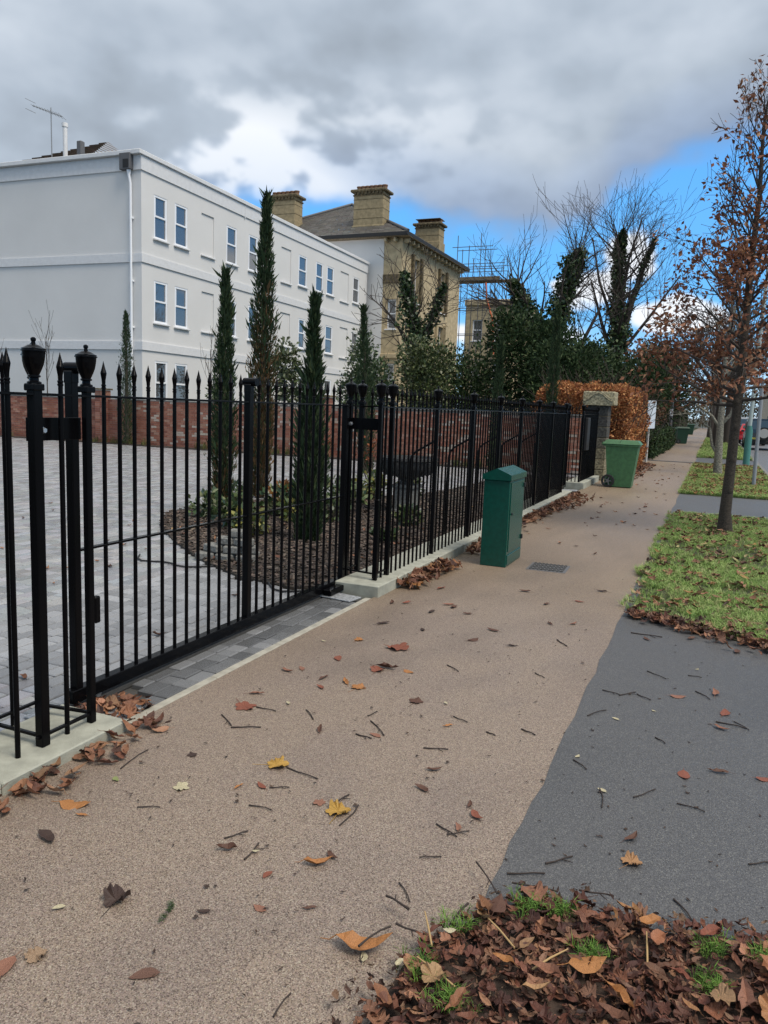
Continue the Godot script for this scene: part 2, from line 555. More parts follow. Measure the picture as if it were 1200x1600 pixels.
func slab(base: String, a: Vector3, b: Vector3, m: Material, label := "") -> MeshInstance3D:
	var mb := MB.new()
	mb.box((a + b) * 0.5, (b - a).abs())
	return structure(base, mb.done(), m, label)

func build_ground() -> void:
	blot = noise(77, 0.01, 3)
	slab("ground", Vector3(-320, -0.5, 120), Vector3(320, -0.17, -520), M.ground)
	structure("path", strip(zsteps(3.2, -150.0), func(_z): return -2.53, func(_z): return -0.40, 16, 0.0, path_tint), M.path, "buff bound gravel footpath running along the railings")
	structure("tarmac_apron", strip(zsteps(3.2, -150.0), func(z): return -0.56 + wob(z, 3.0, 0.022), func(_z): return 1.5, 6, 0.004, tar_tint), M.tarmac, "dark grey tarmac of the driveway crossings")
	slab("road", Vector3(1.66, -0.4, 30), Vector3(9.5, -0.1, -260), M.road, "grey asphalt road at the right edge")
	slab("path_bed", Vector3(-2.53, -0.4, 3.2), Vector3(1.5, -0.006, -150), M.soil)
	slab("far_pavement", Vector3(9.5, -0.4, 30), Vector3(12.0, 0.02, -260), M.tarmac)
	var k := structure("kerb", kerb_core(), M.mortar, "kerb line between the verge and the road")
	var st := MB.new()
	st.cbox(Vector3.ZERO, Vector3(0.15, 0.2, 0.905), 0.012)
	var sm := st.done()
	for j in 70:
		part(k, "kerb_stone", sm, M.kerb, Vector3(1.58, -0.085, -4.0 - j * 0.915))
	slab("garden_ground", Vector3(-75, -0.4, -21.35), Vector3(-2.53, -0.004, -150), M.lawn, "planted front gardens beyond the brick wall")
	slab("courtyard_base", Vector3(-40, -0.4, 3.2), Vector3(-2.53, -0.03, -21.35), M.mortar)
	# verges
	ragged(-0.50, 1.5, func(x): return -6.22 + (x + 0.15) * 0.42 * (1.0 if x > -0.2 else 1.5) + wob(x, 5.0, 0.09), func(x): return -13.9 + wob(x, 9.0, 0.06), 0.011, M.lawn, "grass_verge", "green verge round the oak tree")
	ragged(-0.52, 1.5, func(x): return -17.4 + wob(x, 15.0, 0.1), func(x): return -29.6 + wob(x, 19.0, 0.1), 0.011, M.lawn, "grass_verge", "leaf strewn verge round the pale young tree")
	ragged(-0.60, 1.5, func(x): return -34.2 + wob(x, 25.0, 0.1), func(x): return -72.0 + wob(x, 29.0, 0.1), 0.011, M.lawn, "grass_verge", "far verge with the big trunks")
	ragged(-0.69, 1.5, func(_x): return 3.2, func(x): return pile_edge(x), 0.011, M.soil, "leafy_verge", "verge end buried in wet leaves at the lower right")
	# raised lip of the third crossing
	var lip := MB.new()
	lip.cbox(Vector3(-0.45, 0.012, -30.0), Vector3(3.9, 0.03, 0.12), 0.008)
	structure("drain_lip", lip.done(), M.leadgrey)

func kerb_core() -> ArrayMesh:
	var mb := MB.new()
	mb.box(Vector3(1.58, -0.25, -75), Vector3(0.13, 0.3, 160))
	return mb.done()

func pile_edge(x: float) -> float:   # where the leaf covered verge end stops
	var t := clampf((x + 0.71) / 0.30, 0.0, 1.0)
	return lerpf(-1.75, -2.36, sqrt(t)) - maxf(x + 0.3, 0.0) * 0.16 + wob(x, 60.0, 0.03)

# ---------------------------------------------------------------- paving of the courtyard
var bed_poly := PackedVector2Array([Vector2(-2.96, -5.82), Vector2(-3.3, -5.72), Vector2(-3.9, -5.85), Vector2(-4.55, -6.22), Vector2(-5.5, -6.95), Vector2(-6.4, -7.8), Vector2(-6.95, -8.6), Vector2(-7.1, -9.4), Vector2(-6.9, -10.3), Vector2(-6.2, -11.4), Vector2(-5.5, -12.4), Vector2(-4.9, -13.6), Vector2(-4.7, -15.4), Vector2(-4.7, -19.6), Vector2(-2.96, -19.6)])

func paver_shape(mb: MB, x0: float, x1: float, z0: float, z1: float, y: float, tilt: Vector2) -> void:
	var k := 0.006
	var a := [Vector3(x0, 0, z0), Vector3(x1, 0, z0), Vector3(x1, 0, z1), Vector3(x0, 0, z1)]
	var i := [Vector3(x0 + k, 0, z0 - k), Vector3(x1 - k, 0, z0 - k), Vector3(x1 - k, 0, z1 + k), Vector3(x0 + k, 0, z1 + k)]
	var c := Vector3((x0 + x1) * 0.5, 0, (z0 + z1) * 0.5)
	for e in 4:
		i[e].y = y + (i[e].x - c.x) * tilt.x + (i[e].z - c.z) * tilt.y
		a[e].y = i[e].y - k
	mb.quad(i[0], i[1], i[2], i[3], Vector3.UP)
	for e in 4:
		var f := (e + 1) % 4
		var o: Vector3 = (a[e] + a[f]) * 0.5 - c
		mb.quad(a[e], a[f], i[f], i[e], o + Vector3.UP * 0.05)
		mb.quad(a[e], a[f], Vector3(a[f].x, -0.03, a[f].z), Vector3(a[e].x, -0.03, a[e].z), Vector3(o.x, 0, o.z))

func build_paving() -> void:
	R.seed = 11
	var holder := MB.new()
	holder.box(Vector3(-20, -0.035, -9), Vector3(0.02, 0.004, 0.02))
	var court := part(self, "courtyard", holder.done(), M.mortar)
	court.set_meta("kind", "structure")
	court.set_meta("label", "grey block paved courtyard behind the gate")
	var tones := []
	for q in [0.27, 0.295, 0.32, 0.35, 0.40, 0.235]:
		tones.append(Color(q, q * 1.015, q * 1.05))
	for q in [0.13, 0.155, 0.18, 0.21, 0.25, 0.11]:
		tones.append(Color(q, q * 1.01, q * 1.03))
	var mats := []
	for q in tones:
		var m: StandardMaterial3D = M.paver.duplicate()
		m.vertex_color_use_as_albedo = false
		m.albedo_color = q.linear_to_srgb()
		mats.append(m)
	var widths := [0.105, 0.135, 0.118]
	var lens := [0.11, 0.14, 0.17, 0.21]
	var cache := {}
	var rest := MB.new()
	var n := 0
	var row := 0
	var x := -2.59
	while x > -30.0:
		var w: float = widths[row % 3]
		if row == 0:
			w = 0.125
		if row < 3:
			w = [0.105, 0.115, 0.09][row]
		if row == 3:
			x = -3.0
		var z := 1.6 if row > 2 else -2.98
		if row < 3:
			z = -2.98 - [0.0, 0.1, 0.17][row]
		z -= rr(0.0, 0.15)
		var far := -20.6 if row > 2 else -5.74
		var big := clampf((-x - 9.0) / 12.0, 0.0, 1.0)
		while z > far:
			var l: float = lens[R.randi() % 4] * (1.0 if big < 0.01 else 1.0 + big)
			var cx := x - w * 0.5
			var cz := z - l * 0.5
			var skip := Geometry2D.is_point_in_polygon(Vector2(cx, cz), bed_poly) or (z - l < far and row < 3)
			if cz > -1.2 and cx > -3.4:
				skip = true
			if -cz < -cx * 0.62 - 1.2:
				skip = true
			if not skip:
				var y := rr(-0.002, 0.002)
				var ti := Vector2(rr(-0.012, 0.012), rr(-0.010, 0.010))
				var tone := R.randi() % 6
				if row < 3:   # threshold rows take the darker set of tones
					tone += 6
				var seen: bool = cz < -3.0 and cz > -10.0 and cx > -6.4 and n < 300
				if seen:
					n += 1
					var key := "%d_%d_%d" % [int(w * 1000), int(l * 1000), R.randi() % 3]
					if not cache.has(key):
						var mb := MB.new()
						paver_shape(mb, -w * 0.5 + 0.0045, w * 0.5 - 0.0045, l * 0.5 - 0.0045, -l * 0.5 + 0.0045, 0.0, ti)
						cache[key] = mb.done()
					part(court, "paver", cache[key], mats[tone], Vector3(cx, y, cz))
				else:
					rest.col = vary(tones[tone], 0.06)
					paver_shape(rest, x - w + 0.0045, x - 0.0045, z - 0.0045, z - l + 0.0045, y, ti)
			z -= l
		x -= w
		row += 1
	var o := part(court, "far_pavers", rest.done(), M.paver)
	o.set_meta("kind", "stuff")
	# concrete edging along the threshold and a sunk track under the gate
	var e := structure("threshold_edging", _box_mesh(Vector3(-2.555, -0.03, -4.35), Vector3(0.03, 0.05, 2.9)), M.bmortar)
	for j in 4:
		part(e, "edging_stone", _cbox_mesh(Vector3(-2.553, -0.018, -3.22 - j * 0.725), Vector3(0.05, 0.05, 0.722), 0.004), M.concrete)
	structure("gate_track", _cbox_mesh(Vector3(-2.95, -0.012, -4.4), Vector3(0.07, 0.03, 3.2), 0.004), M.mortar)

func _box_mesh(o: Vector3, s: Vector3) -> ArrayMesh:
	var mb := MB.new()
	mb.box(o, s)
	return mb.done()

func _cbox_mesh(o: Vector3, s: Vector3, k: float, q := Basis()) -> ArrayMesh:
	var mb := MB.new()
	mb.cbox(o, s, k, q)
	return mb.done()

func _tube_mesh(p: Array, r: Array, k := 8) -> ArrayMesh:
	var mb := MB.new()
	mb.tube(p, r, k)
	return mb.done()

# ---------------------------------------------------------------- railings and gate
const FX := -2.62     # line of the railings
const GX := -2.93     # line of the sliding gate
var bars := {}
var finial_mesh: ArrayMesh
var urn_mesh: ArrayMesh

func railing_meshes() -> void:
	var f := MB.new()
	f.lathe([Vector2(0.0115, 0.0), Vector2(0.0115, 0.032), Vector2(0.0145, 0.035), Vector2(0.0145, 0.041), Vector2(0.0115, 0.044), Vector2(0.0145, 0.049), Vector2(0.0145, 0.055), Vector2(0.011, 0.058), Vector2(0.0125, 0.08), Vector2(0.0185, 0.112), Vector2(0.0185, 0.116), Vector2(0.009, 0.146), Vector2(0.0, 0.178)], 10, Transform3D(Basis().scaled(Vector3(0.72, 1, 1)), Vector3.ZERO))
	finial_mesh = f.done()
	var u := MB.new()
	u.cbox(Vector3(0, 0.012, 0), Vector3(0.062, 0.03, 0.062), 0.004)
	u.lathe([Vector2(0.03, 0.027), Vector2(0.03, 0.034), Vector2(0.02, 0.04), Vector2(0.019, 0.052), Vector2(0.027, 0.056), Vector2(0.027, 0.062), Vector2(0.022, 0.066), Vector2(0.033, 0.09), Vector2(0.041, 0.112), Vector2(0.0465, 0.14), Vector2(0.0485, 0.165), Vector2(0.053, 0.166), Vector2(0.053, 0.171), Vector2(0.050, 0.173), Vector2(0.050, 0.178), Vector2(0.044, 0.18), Vector2(0.024, 0.192), Vector2(0.010, 0.197), Vector2(0.008, 0.208), Vector2(0.0115, 0.212), Vector2(0.0115, 0.221), Vector2(0.006, 0.226), Vector2(0.0, 0.227)], 20)
	urn_mesh = u.done()

func bar(t: Node3D, x: float, z: float, y0: float, thin := 0.0115) -> void:
	var key := "%.3f_%.4f" % [y0, thin]
	if not bars.has(key):
		bars[key] = _tube_mesh([Vector3(0, y0, 0), Vector3(0, 1.606, 0)], [thin, thin], 10)
	var b := part(t, "bar", bars[key], M.iron, Vector3(x, 0, z))
	part(b, "finial", finial_mesh, M.iron, Vector3(0, 1.606, 0), Basis(Vector3.UP, rr(-0.12, 0.12)))

func post(t: Node3D, x: float, z: float, y0: float, s: float) -> MeshInstance3D:
	var p := part(t, "post", _cbox_mesh(Vector3(0, (y0 + 1.62) * 0.5, 0), Vector3(s, 1.62 - y0, s), 0.004), M.iron, Vector3(x, 0, z))
	part(p, "urn_finial", urn_mesh, M.iron, Vector3(0, 1.618, 0), Basis().scaled(Vector3.ONE * (0.86 + s * 2.0)))
	return p

func rail(t: Node3D, a: Vector3, b: Vector3, w := 0.04, h := 0.012, base := "rail") -> void:
	var d := b - a
	var q := Basis.looking_at(d.normalized(), Vector3.UP)
	part(t, base, _cbox_mesh((a + b) * 0.5, Vector3(w, h, d.length()), 0.002, q), M.iron)

func build_railings() -> void:
	R.seed = 21
	railing_meshes()
	# plinths
	var pl := thing("stone_plinth", "short pale stone kerb under the railings in the lower left corner", "plinth", Vector3(-2.7, 0, -1.2))
	for j in 4:
		part(pl, "stone", _cbox_mesh(Vector3(0.0, 0.02, 1.28 - j * 0.72 - 0.36), Vector3(0.42, 0.07, 0.716), 0.006), M.plinth)
	var pr := thing("stone_plinth", "long pale stone kerb carrying the railings behind the green cabinet", "plinth", Vector3(-2.7, 0, -10.6))
	var z := -5.83
	while z > -15.3:
		var l := minf(1.2, z + 15.4)
		part(pr, "stone", _cbox_mesh(Vector3(0.0, 0.02, z - l * 0.5 + 10.6), Vector3(0.42, 0.15, l - 0.004), 0.007), M.plinth)
		z -= 1.2
	var ps := thing("stone_plinth", "short stone kerb beside the gate pier with the curved cap", "plinth", Vector3(-2.7, 0, -18.1))
	part(ps, "stone", _cbox_mesh(Vector3(0, 0.04, 0.62), Vector3(0.42, 0.19, 1.2), 0.007), M.plinth)
	part(ps, "stone", _cbox_mesh(Vector3(0, 0.04, -0.58), Vector3(0.42, 0.19, 1.19), 0.007), M.plinth)
	# near railing, left of the gate
	var t := thing("iron_railing", "black iron railing with urn topped posts at the left edge", "railing", Vector3(0, 0, 0))
	for k in 9:
		bar(t, FX, -2.27 + k * 0.118, 0.055)
		bar(t, GX + 0.02, -2.50 + k * 0.118, 0.055)
	post(t, FX, -2.405, 0.055, 0.046)
	post(t, FX, -2.695, 0.055, 0.034)
	post(t, GX + 0.02, -2.664, 0.055, 0.044)
	bar(t, FX, -2.545, 0.055)
	rail(t, Vector3(FX, 1.6, -0.9), Vector3(FX, 1.6, -2.70))
	rail(t, Vector3(GX + 0.02, 1.6, -0.9), Vector3(GX + 0.02, 1.6, -2.68))
	rail(t, Vector3(FX, 0.10, -2.37), Vector3(FX, 0.10, -2.70), 0.018, 0.014, "bottom_rail")
	rail(t, Vector3(GX + 0.02, 0.12, -0.9), Vector3(GX + 0.02, 0.12, -2.66), 0.018, 0.014, "bottom_rail")
	rail(t, Vector3(FX, 0.10, -2.70), Vector3(GX + 0.02, 0.10, -2.66), 0.018, 0.014, "bottom_rail")
	rail(t, Vector3(FX, 0.10, -2.40), Vector3(GX + 0.02, 0.10, -2.40), 0.018, 0.014, "bottom_rail")
	var br := part(t, "guide_plate", _cbox_mesh(Vector3(FX - 0.045, 1.452, -2.55), Vector3(0.012, 0.10, 0.30), 0.002), M.iron)
	var bolt := MB.new()
	bolt.lathe([Vector2(0.0, 0.03), Vector2(0.011, 0.03), Vector2(0.012, 0.012), Vector2(0.018, 0.011), Vector2(0.018, 0.0), Vector2(0.022, 0.0), Vector2(0.022, -0.004)], 6, Transform3D(Basis(Vector3.BACK, -PI / 2), Vector3(FX - 0.035, 1.448, -2.462)))
	part(br, "bolt", bolt.done(), M.steel)
	part(t, "keeper", _cbox_mesh(Vector3(FX, 0.60, -2.735), Vector3(0.03, 0.13, 0.035), 0.006), M.iron)
	# the sliding gate
	var g := thing("sliding_gate", "wide black iron gate of upright bars with a thick centre stile", "gate")
	for k in 30:
		var bz := -3.02 - k * 0.1145
		if absf(bz + 4.495) < 0.062 or bz < -5.98:
			continue
		bar(g, GX, bz, 0.09)
	for sz in [-2.915, -4.495]:
		var wide := 0.046 if sz > -3.0 else 0.052
		var s := part(g, "stile", _cbox_mesh(Vector3(GX, 0.85, sz), Vector3(0.05, 1.66, wide), 0.004), M.iron)
		var rc := MB.new()
		rc.tube([Vector3(GX - 0.045, 1.735, sz - 0.012), Vector3(GX + 0.055, 1.735, sz - 0.012)], [0.028, 0.028], 18)
		rc.cbox(Vector3(GX, 1.69, sz), Vector3(0.055, 0.06, 0.05), 0.004)
		part(s, "roller_cap", rc.done(), M.iron)
	part(g, "stile", _cbox_mesh(Vector3(GX, 0.84, -6.0), Vector3(0.05, 1.55, 0.05), 0.004), M.iron)
	rail(g, Vector3(GX, 1.6, -2.89), Vector3(GX, 1.6, -6.02))
	rail(g, Vector3(GX, 0.82, -2.93), Vector3(GX, 0.82, -6.0), 0.034, 0.012, "middle_rail")
	part(g, "bottom_channel", _cbox_mesh(Vector3(GX, 0.062, -4.44), Vector3(0.062, 0.07, 3.16), 0.004), M.iron)
	for wz in [-3.05, -5.72]:
		var wh := MB.new()
		wh.tube([Vector3(GX - 0.02, 0.026, wz), Vector3(GX + 0.02, 0.026, wz)], [0.022, 0.022], 16)
		part(g, "wheel", wh.done(), M.steel)
	part(g, "roller_carriage", _cbox_mesh(Vector3(GX + 0.075, 0.045, -5.72), Vector3(0.075, 0.05, 0.26), 0.006), M.iron)
	# long railing right of the gate
	var f := thing("iron_railing", "long black iron railing receding behind the green cabinet", "railing")
	for p in [[FX, -6.04, 0.036], [FX, -6.30, 0.042], [GX, -6.09, 0.044], [GX, -6.33, 0.042]]:
		post(f, p[0], p[1], 0.09, p[2])
	var pz := [-7.50, -8.78, -10.02, -11.24, -12.45, -13.60, -14.9]
	for k in pz.size():
		var q := post(f, FX, pz[k], 0.09, 0.040)
		part(q, "back_stay", _tube_mesh([Vector3(-0.02, 1.27, 0), Vector3(-0.22, 1.15, 0), Vector3(-0.262, 1.10, 0), Vector3(-0.275, 1.03, 0), Vector3(-0.30, -0.02, 0)], [0.012, 0.012, 0.013, 0.016, 0.016], 8), M.iron)
	var from := -6.30
	for k in pz.size():
		var n := 11
		for j in range(1, n):
			bar(f, FX, lerpf(from, pz[k], float(j) / n), 0.09, 0.0105)
		from = pz[k]
	for bz in [-6.17]:
		bar(f, FX, bz, 0.09)
		bar(f, GX, bz - 0.03, 0.09)
	for bx in [-2.72, -2.83]:
		bar(f, bx, -6.33, 0.09)
	rail(f, Vector3(FX, 1.6, -6.02), Vector3(FX, 1.6, -14.93))
	rail(f, Vector3(GX, 1.6, -6.06), Vector3(GX, 1.6, -6.36))
	rail(f, Vector3(FX - 0.02, 1.6, -6.33), Vector3(GX + 0.02, 1.6, -6.33))
	rail(f, Vector3(FX, 0.15, -6.04), Vector3(GX, 0.15, -6.09), 0.018, 0.014, "bottom_rail")
	rail(f, Vector3(FX, 0.15, -6.04), Vector3(FX, 0.15, -6.30), 0.018, 0.014, "bottom_rail")
	rail(f, Vector3(GX, 0.15, -6.09), Vector3(GX, 0.15, -6.33), 0.018, 0.014, "bottom_rail")
	part(f, "guide_plate", _cbox_mesh(Vector3((FX + GX) * 0.5, 1.45, -6.065), Vector3(0.27, 0.10, 0.014), 0.002), M.iron)
	var b2 := MB.new()
	b2.lathe([Vector2(0.0, 0.03), Vector2(0.011, 0.03), Vector2(0.012, 0.012), Vector2(0.018, 0.011), Vector2(0.018, 0.0)], 6, Transform3D(Basis(Vector3.RIGHT, PI / 2), Vector3(GX + 0.03, 1.448, -6.055)))
	part(f, "bolt", b2.done(), M.steel)
	part(f, "keeper", _cbox_mesh(Vector3(FX, 0.46, -6.04), Vector3(0.044, 0.7, 0.044), 0.006), M.iron)
	# small gate and last stretch before the pier
	var w := thing("pedestrian_gate", "narrow black bar gate at the far end of the railings", "gate")
	for k in 13:
		bar(w, GX + 0.05, -15.2 - k * 0.125, 0.06, 0.011)
	for sz in [-15.12, -16.78]:
		part(w, "stile", _cbox_mesh(Vector3(GX + 0.05, 0.83, sz), Vector3(0.05, 1.6, 0.05), 0.004), M.iron)
	rail(w, Vector3(GX + 0.05, 1.6, -15.12), Vector3(GX + 0.05, 1.6, -16.8))
	rail(w, Vector3(GX + 0.05, 0.85, -15.12), Vector3(GX + 0.05, 0.85, -16.8), 0.034, 0.014, "middle_rail")
	rail(w, Vector3(GX + 0.05, 0.06, -15.12), Vector3(GX + 0.05, 0.06, -16.8), 0.05, 0.05, "bottom_rail")
	var e := thing("iron_railing", "last short black railing between the small gate and the pier", "railing")
	for k in 18:
		bar(e, FX, -17.1 - k * 0.12, 0.13, 0.011)
	for p in [[FX, -17.0], [FX, -19.2], [GX, -17.0]]:
		post(e, p[0], p[1], 0.13, 0.042)
	for bx in [-2.70, -2.78, -2.86]:
		bar(e, bx, -17.0, 0.13, 0.011)
	rail(e, Vector3(FX, 1.6, -16.98), Vector3(FX, 1.6, -19.25))
	rail(e, Vector3(FX, 1.6, -17.0), Vector3(GX, 1.6, -17.0))
	single("letter_box", _cbox_mesh(Vector3(FX - 0.02, 1.17, -17.55), Vector3(0.16, 0.72, 0.36), 0.012), M.dark, "tall black letter box fixed to the railing near the pier", "letter box")
	single("steel_strip", _cbox_mesh(Vector3(-2.75, 0.012, -16.3), Vector3(0.45, 0.02, 0.12), 0.004, Basis(Vector3.UP, 0.3)), M.galv, "bright metal strip on the ground at the small gate", "metal plate")
	# loose plates at both ends of the gate track
	single("track_plate", _cbox_mesh(Vector3(-2.74, -0.005, -2.96), Vector3(0.30, 0.012, 0.20), 0.003, Basis(Vector3.UP, 0.25)), M.galv, "pale metal plate beside the near end of the gate, among leaves", "metal plate")
	single("track_plate", _cbox_mesh(Vector3(-2.76, 0.010, -5.66), Vector3(0.30, 0.012, 0.18), 0.003, Basis(Vector3.UP, -0.15)), M.galv, "pale metal plate at the far end of the sliding gate", "metal plate")
	single("track_plate", _cbox_mesh(Vector3(-2.93, 0.008, -2.72), Vector3(0.20, 0.014, 0.12), 0.003, Basis(Vector3.UP, -0.05)), M.galv, "small pale metal plate under the left end of the gate", "metal plate")

# ---------------------------------------------------------------- brick wall across the far side of the courtyard
func build_wall() -> void:
	R.seed = 31
	var t := thing("brick_wall", "red brick boundary wall across the back of the courtyard", "wall", Vector3(0, 0, -21.1))
	part(t, "mortar", _box_mesh(Vector3(-15.0, 0.72, -0.12), Vector3(24.0, 1.64, 0.19)), M.bmortar)
	var bm := []
	for k in 3:
		bm.append(_cbox_mesh(Vector3.ZERO, Vector3(0.215, 0.065, 0.1025), 0.003))
	bm.append(_cbox_mesh(Vector3.ZERO, Vector3(0.1025, 0.065, 0.1025), 0.003))
	var rest := MB.new()
	var cols := [Color(0.42, 0.17, 0.11), Color(0.36, 0.135, 0.085), Color(0.47, 0.22, 0.15), Color(0.30, 0.11, 0.075), Color(0.50, 0.28, 0.20), Color(0.62, 0.50, 0.41)]
	var n := 0
	for row in 20:
		var x := -27.0 + (0.1125 if row % 2 else 0.0)
		var y := 0.045 + row * 0.075
		while x < -3.1:
			var pale := clampf((x + 20.0) / 8.0, 0.0, 1.0)
			var q := R.randf()
			var c := 0
			if q < 0.30:
				c = 0
			elif q < 0.52:
				c = 1
			elif q < 0.72 - 0.1 * pale:
				c = 3 if R.randf() > pale else 2
			elif q < 0.93 - 0.14 * pale:
				c = 2
			elif q < 0.97 - 0.12 * pale:
				c = 4
			else:
				c = 5 if pale > 0.1 else 4
			var zz := -0.045 + rr(-0.003, 0.003)
			if n < 300 and x > -19.0 and x < -15.6:
				n += 1
				part(t, "brick", bm[R.randi() % 3], M.bricks[c], Vector3(x, y, zz))
			else:
				rest.col = vary(cols[c], 0.15)
				rest.box(Vector3(x, y, zz), Vector3(0.215, 0.065, 0.1025))
			x += 0.225
	var o := part(t, "brickwork", rest.done(), M.brick)
	o.set_meta("kind", "stuff")
	# pier and coping
	for px in [-19.75, -11.0]:
		var p := MB.new()
		for row in 24:
			for s in 2:
				p.col = vary(cols[R.randi() % 4], 0.15)
				p.box(Vector3(px - 0.1125 + s * 0.225 + (0.0 if row % 2 else 0.03) * 0, 0.045 + row * 0.075, 0.02), Vector3(0.215, 0.065, 0.30))
		part(t, "pier_core", _box_mesh(Vector3(px, 0.9, 0.02), Vector3(0.43, 1.84, 0.28)), M.bmortar)
		var pb := part(t, "pier_brickwork", p.done(), M.brick)
		pb.set_meta("kind", "stuff")
		part(t, "pier_cap", _cbox_mesh(Vector3(px, 1.86, 0.02), Vector3(0.54, 0.06, 0.42), 0.01), M.stone_dark)
	for k in 40:
		var xx := -26.7 + k * 0.6
		if absf(xx + 19.75) < 0.5 or absf(xx + 11.0) < 0.5:
			continue
		part(t, "coping_stone", _cbox_mesh(Vector3(xx, 1.575, -0.12), Vector3(0.595, 0.05, 0.30), 0.008), M.kerb)

# ---------------------------------------------------------------- buildings
func wall_holes(mb: MB, u1: float, y0: float, y1: float, holes: Array, deep: float, at: Callable, out: Vector3) -> void:
	var us := [0.0, u1]
	var ys := [y0, y1]
	for h in holes:
		for e in [h[0], h[1]]:
			if not us.has(e): us.append(e)
		for e in [h[2], h[3]]:
			if not ys.has(e): ys.append(e)
	us.sort()
	ys.sort()
	for i in us.size() - 1:
		for j in ys.size() - 1:
			var uc: float = (us[i] + us[i + 1]) * 0.5
			var yc: float = (ys[j] + ys[j + 1]) * 0.5
			var open := false
			for h in holes:
				if uc > h[0] and uc < h[1] and yc > h[2] and yc < h[3]:
					open = true
					break
			if not open:
				mb.quad(at.call(us[i], ys[j], 0.0), at.call(us[i + 1], ys[j], 0.0), at.call(us[i + 1], ys[j + 1], 0.0), at.call(us[i], ys[j + 1], 0.0), out)
	for h in holes:
		var d: float = h[4] if h.size() > 4 else deep
		var mid: Vector3 = at.call((h[0] + h[1]) * 0.5, (h[2] + h[3]) * 0.5, d * 0.5)
		for s in [[h[0], h[2], h[1], h[2]], [h[1], h[2], h[1], h[3]], [h[1], h[3], h[0], h[3]], [h[0], h[3], h[0], h[2]]]:
			var a: Vector3 = at.call(s[0], s[1], 0.0)
			var b: Vector3 = at.call(s[2], s[3], 0.0)
			mb.quad(a, b, at.call(s[2], s[3], d), at.call(s[0], s[1], d), mid - (a + b) * 0.5)
		mb.quad(at.call(h[0], h[2], d), at.call(h[1], h[2], d), at.call(h[1], h[3], d), at.call(h[0], h[3], d), out)

func sash(parent: Node3D, w: float, h: float, at: Vector3, q: Basis, frame_mat: Material, curtain: int, fx := 0.045, base := "window") -> void:
	# local axes of q: x along the wall, y up, z outwards; at is the middle of the sill line on the wall face
	var f := MB.new()
	var t := 0.085
	var zf := -fx
	for s in [-1.0, 1.0]:
		f.cbox(Vector3(s * (w * 0.5 - t * 0.5), h * 0.5, zf), Vector3(t, h, 0.07), 0.006)
	f.cbox(Vector3(0, h - t * 0.5, zf - 0.001), Vector3(w - 2 * t, t, 0.066), 0.006)
	f.cbox(Vector3(0, t * 0.5, zf - 0.001), Vector3(w - 2 * t, t, 0.066), 0.006)
	f.cbox(Vector3(0, h * 0.52, zf + 0.004), Vector3(w - 2 * t, 0.075, 0.066), 0.006)
	for s in [-1.0, 1.0]:   # the inner sash of the upper light
		f.cbox(Vector3(s * (w * 0.5 - t - 0.018), h * 0.74, zf + 0.006), Vector3(0.035, h * 0.40, 0.06), 0.005)
	var o := part(parent, base, f.done(), frame_mat, at, q)
	for k in 2:
		var lo := 0.06 if k == 0 else h * 0.55
		var hi := h * 0.49 if k == 0 else h - 0.06
		part(o, "pane", _box_mesh(Vector3(0, (lo + hi) * 0.5, zf - 0.012), Vector3(w - 2 * t, hi - lo, 0.008)), M.glass)
	part(o, "sill", _cbox_mesh(Vector3(0, -0.035, 0.02), Vector3(w + 0.16, 0.07, 0.16), 0.012), M.trim)
	if curtain == 1:
		part(o, "blind", _box_mesh(Vector3(0, h * 0.78, zf - 0.10), Vector3(w - 0.1, h * 0.42, 0.01)), M.blind)
	elif curtain == 2:
		var c := MB.new()
		for k in 8:
			c.tube([Vector3(w * 0.5 - 0.06 - k * 0.028, 0.04, zf - 0.12), Vector3(w * 0.5 - 0.06 - k * 0.028, h - 0.05, zf - 0.12)], [0.02, 0.016], 6)
		part(o, "curtain", c.done(), M.blind)

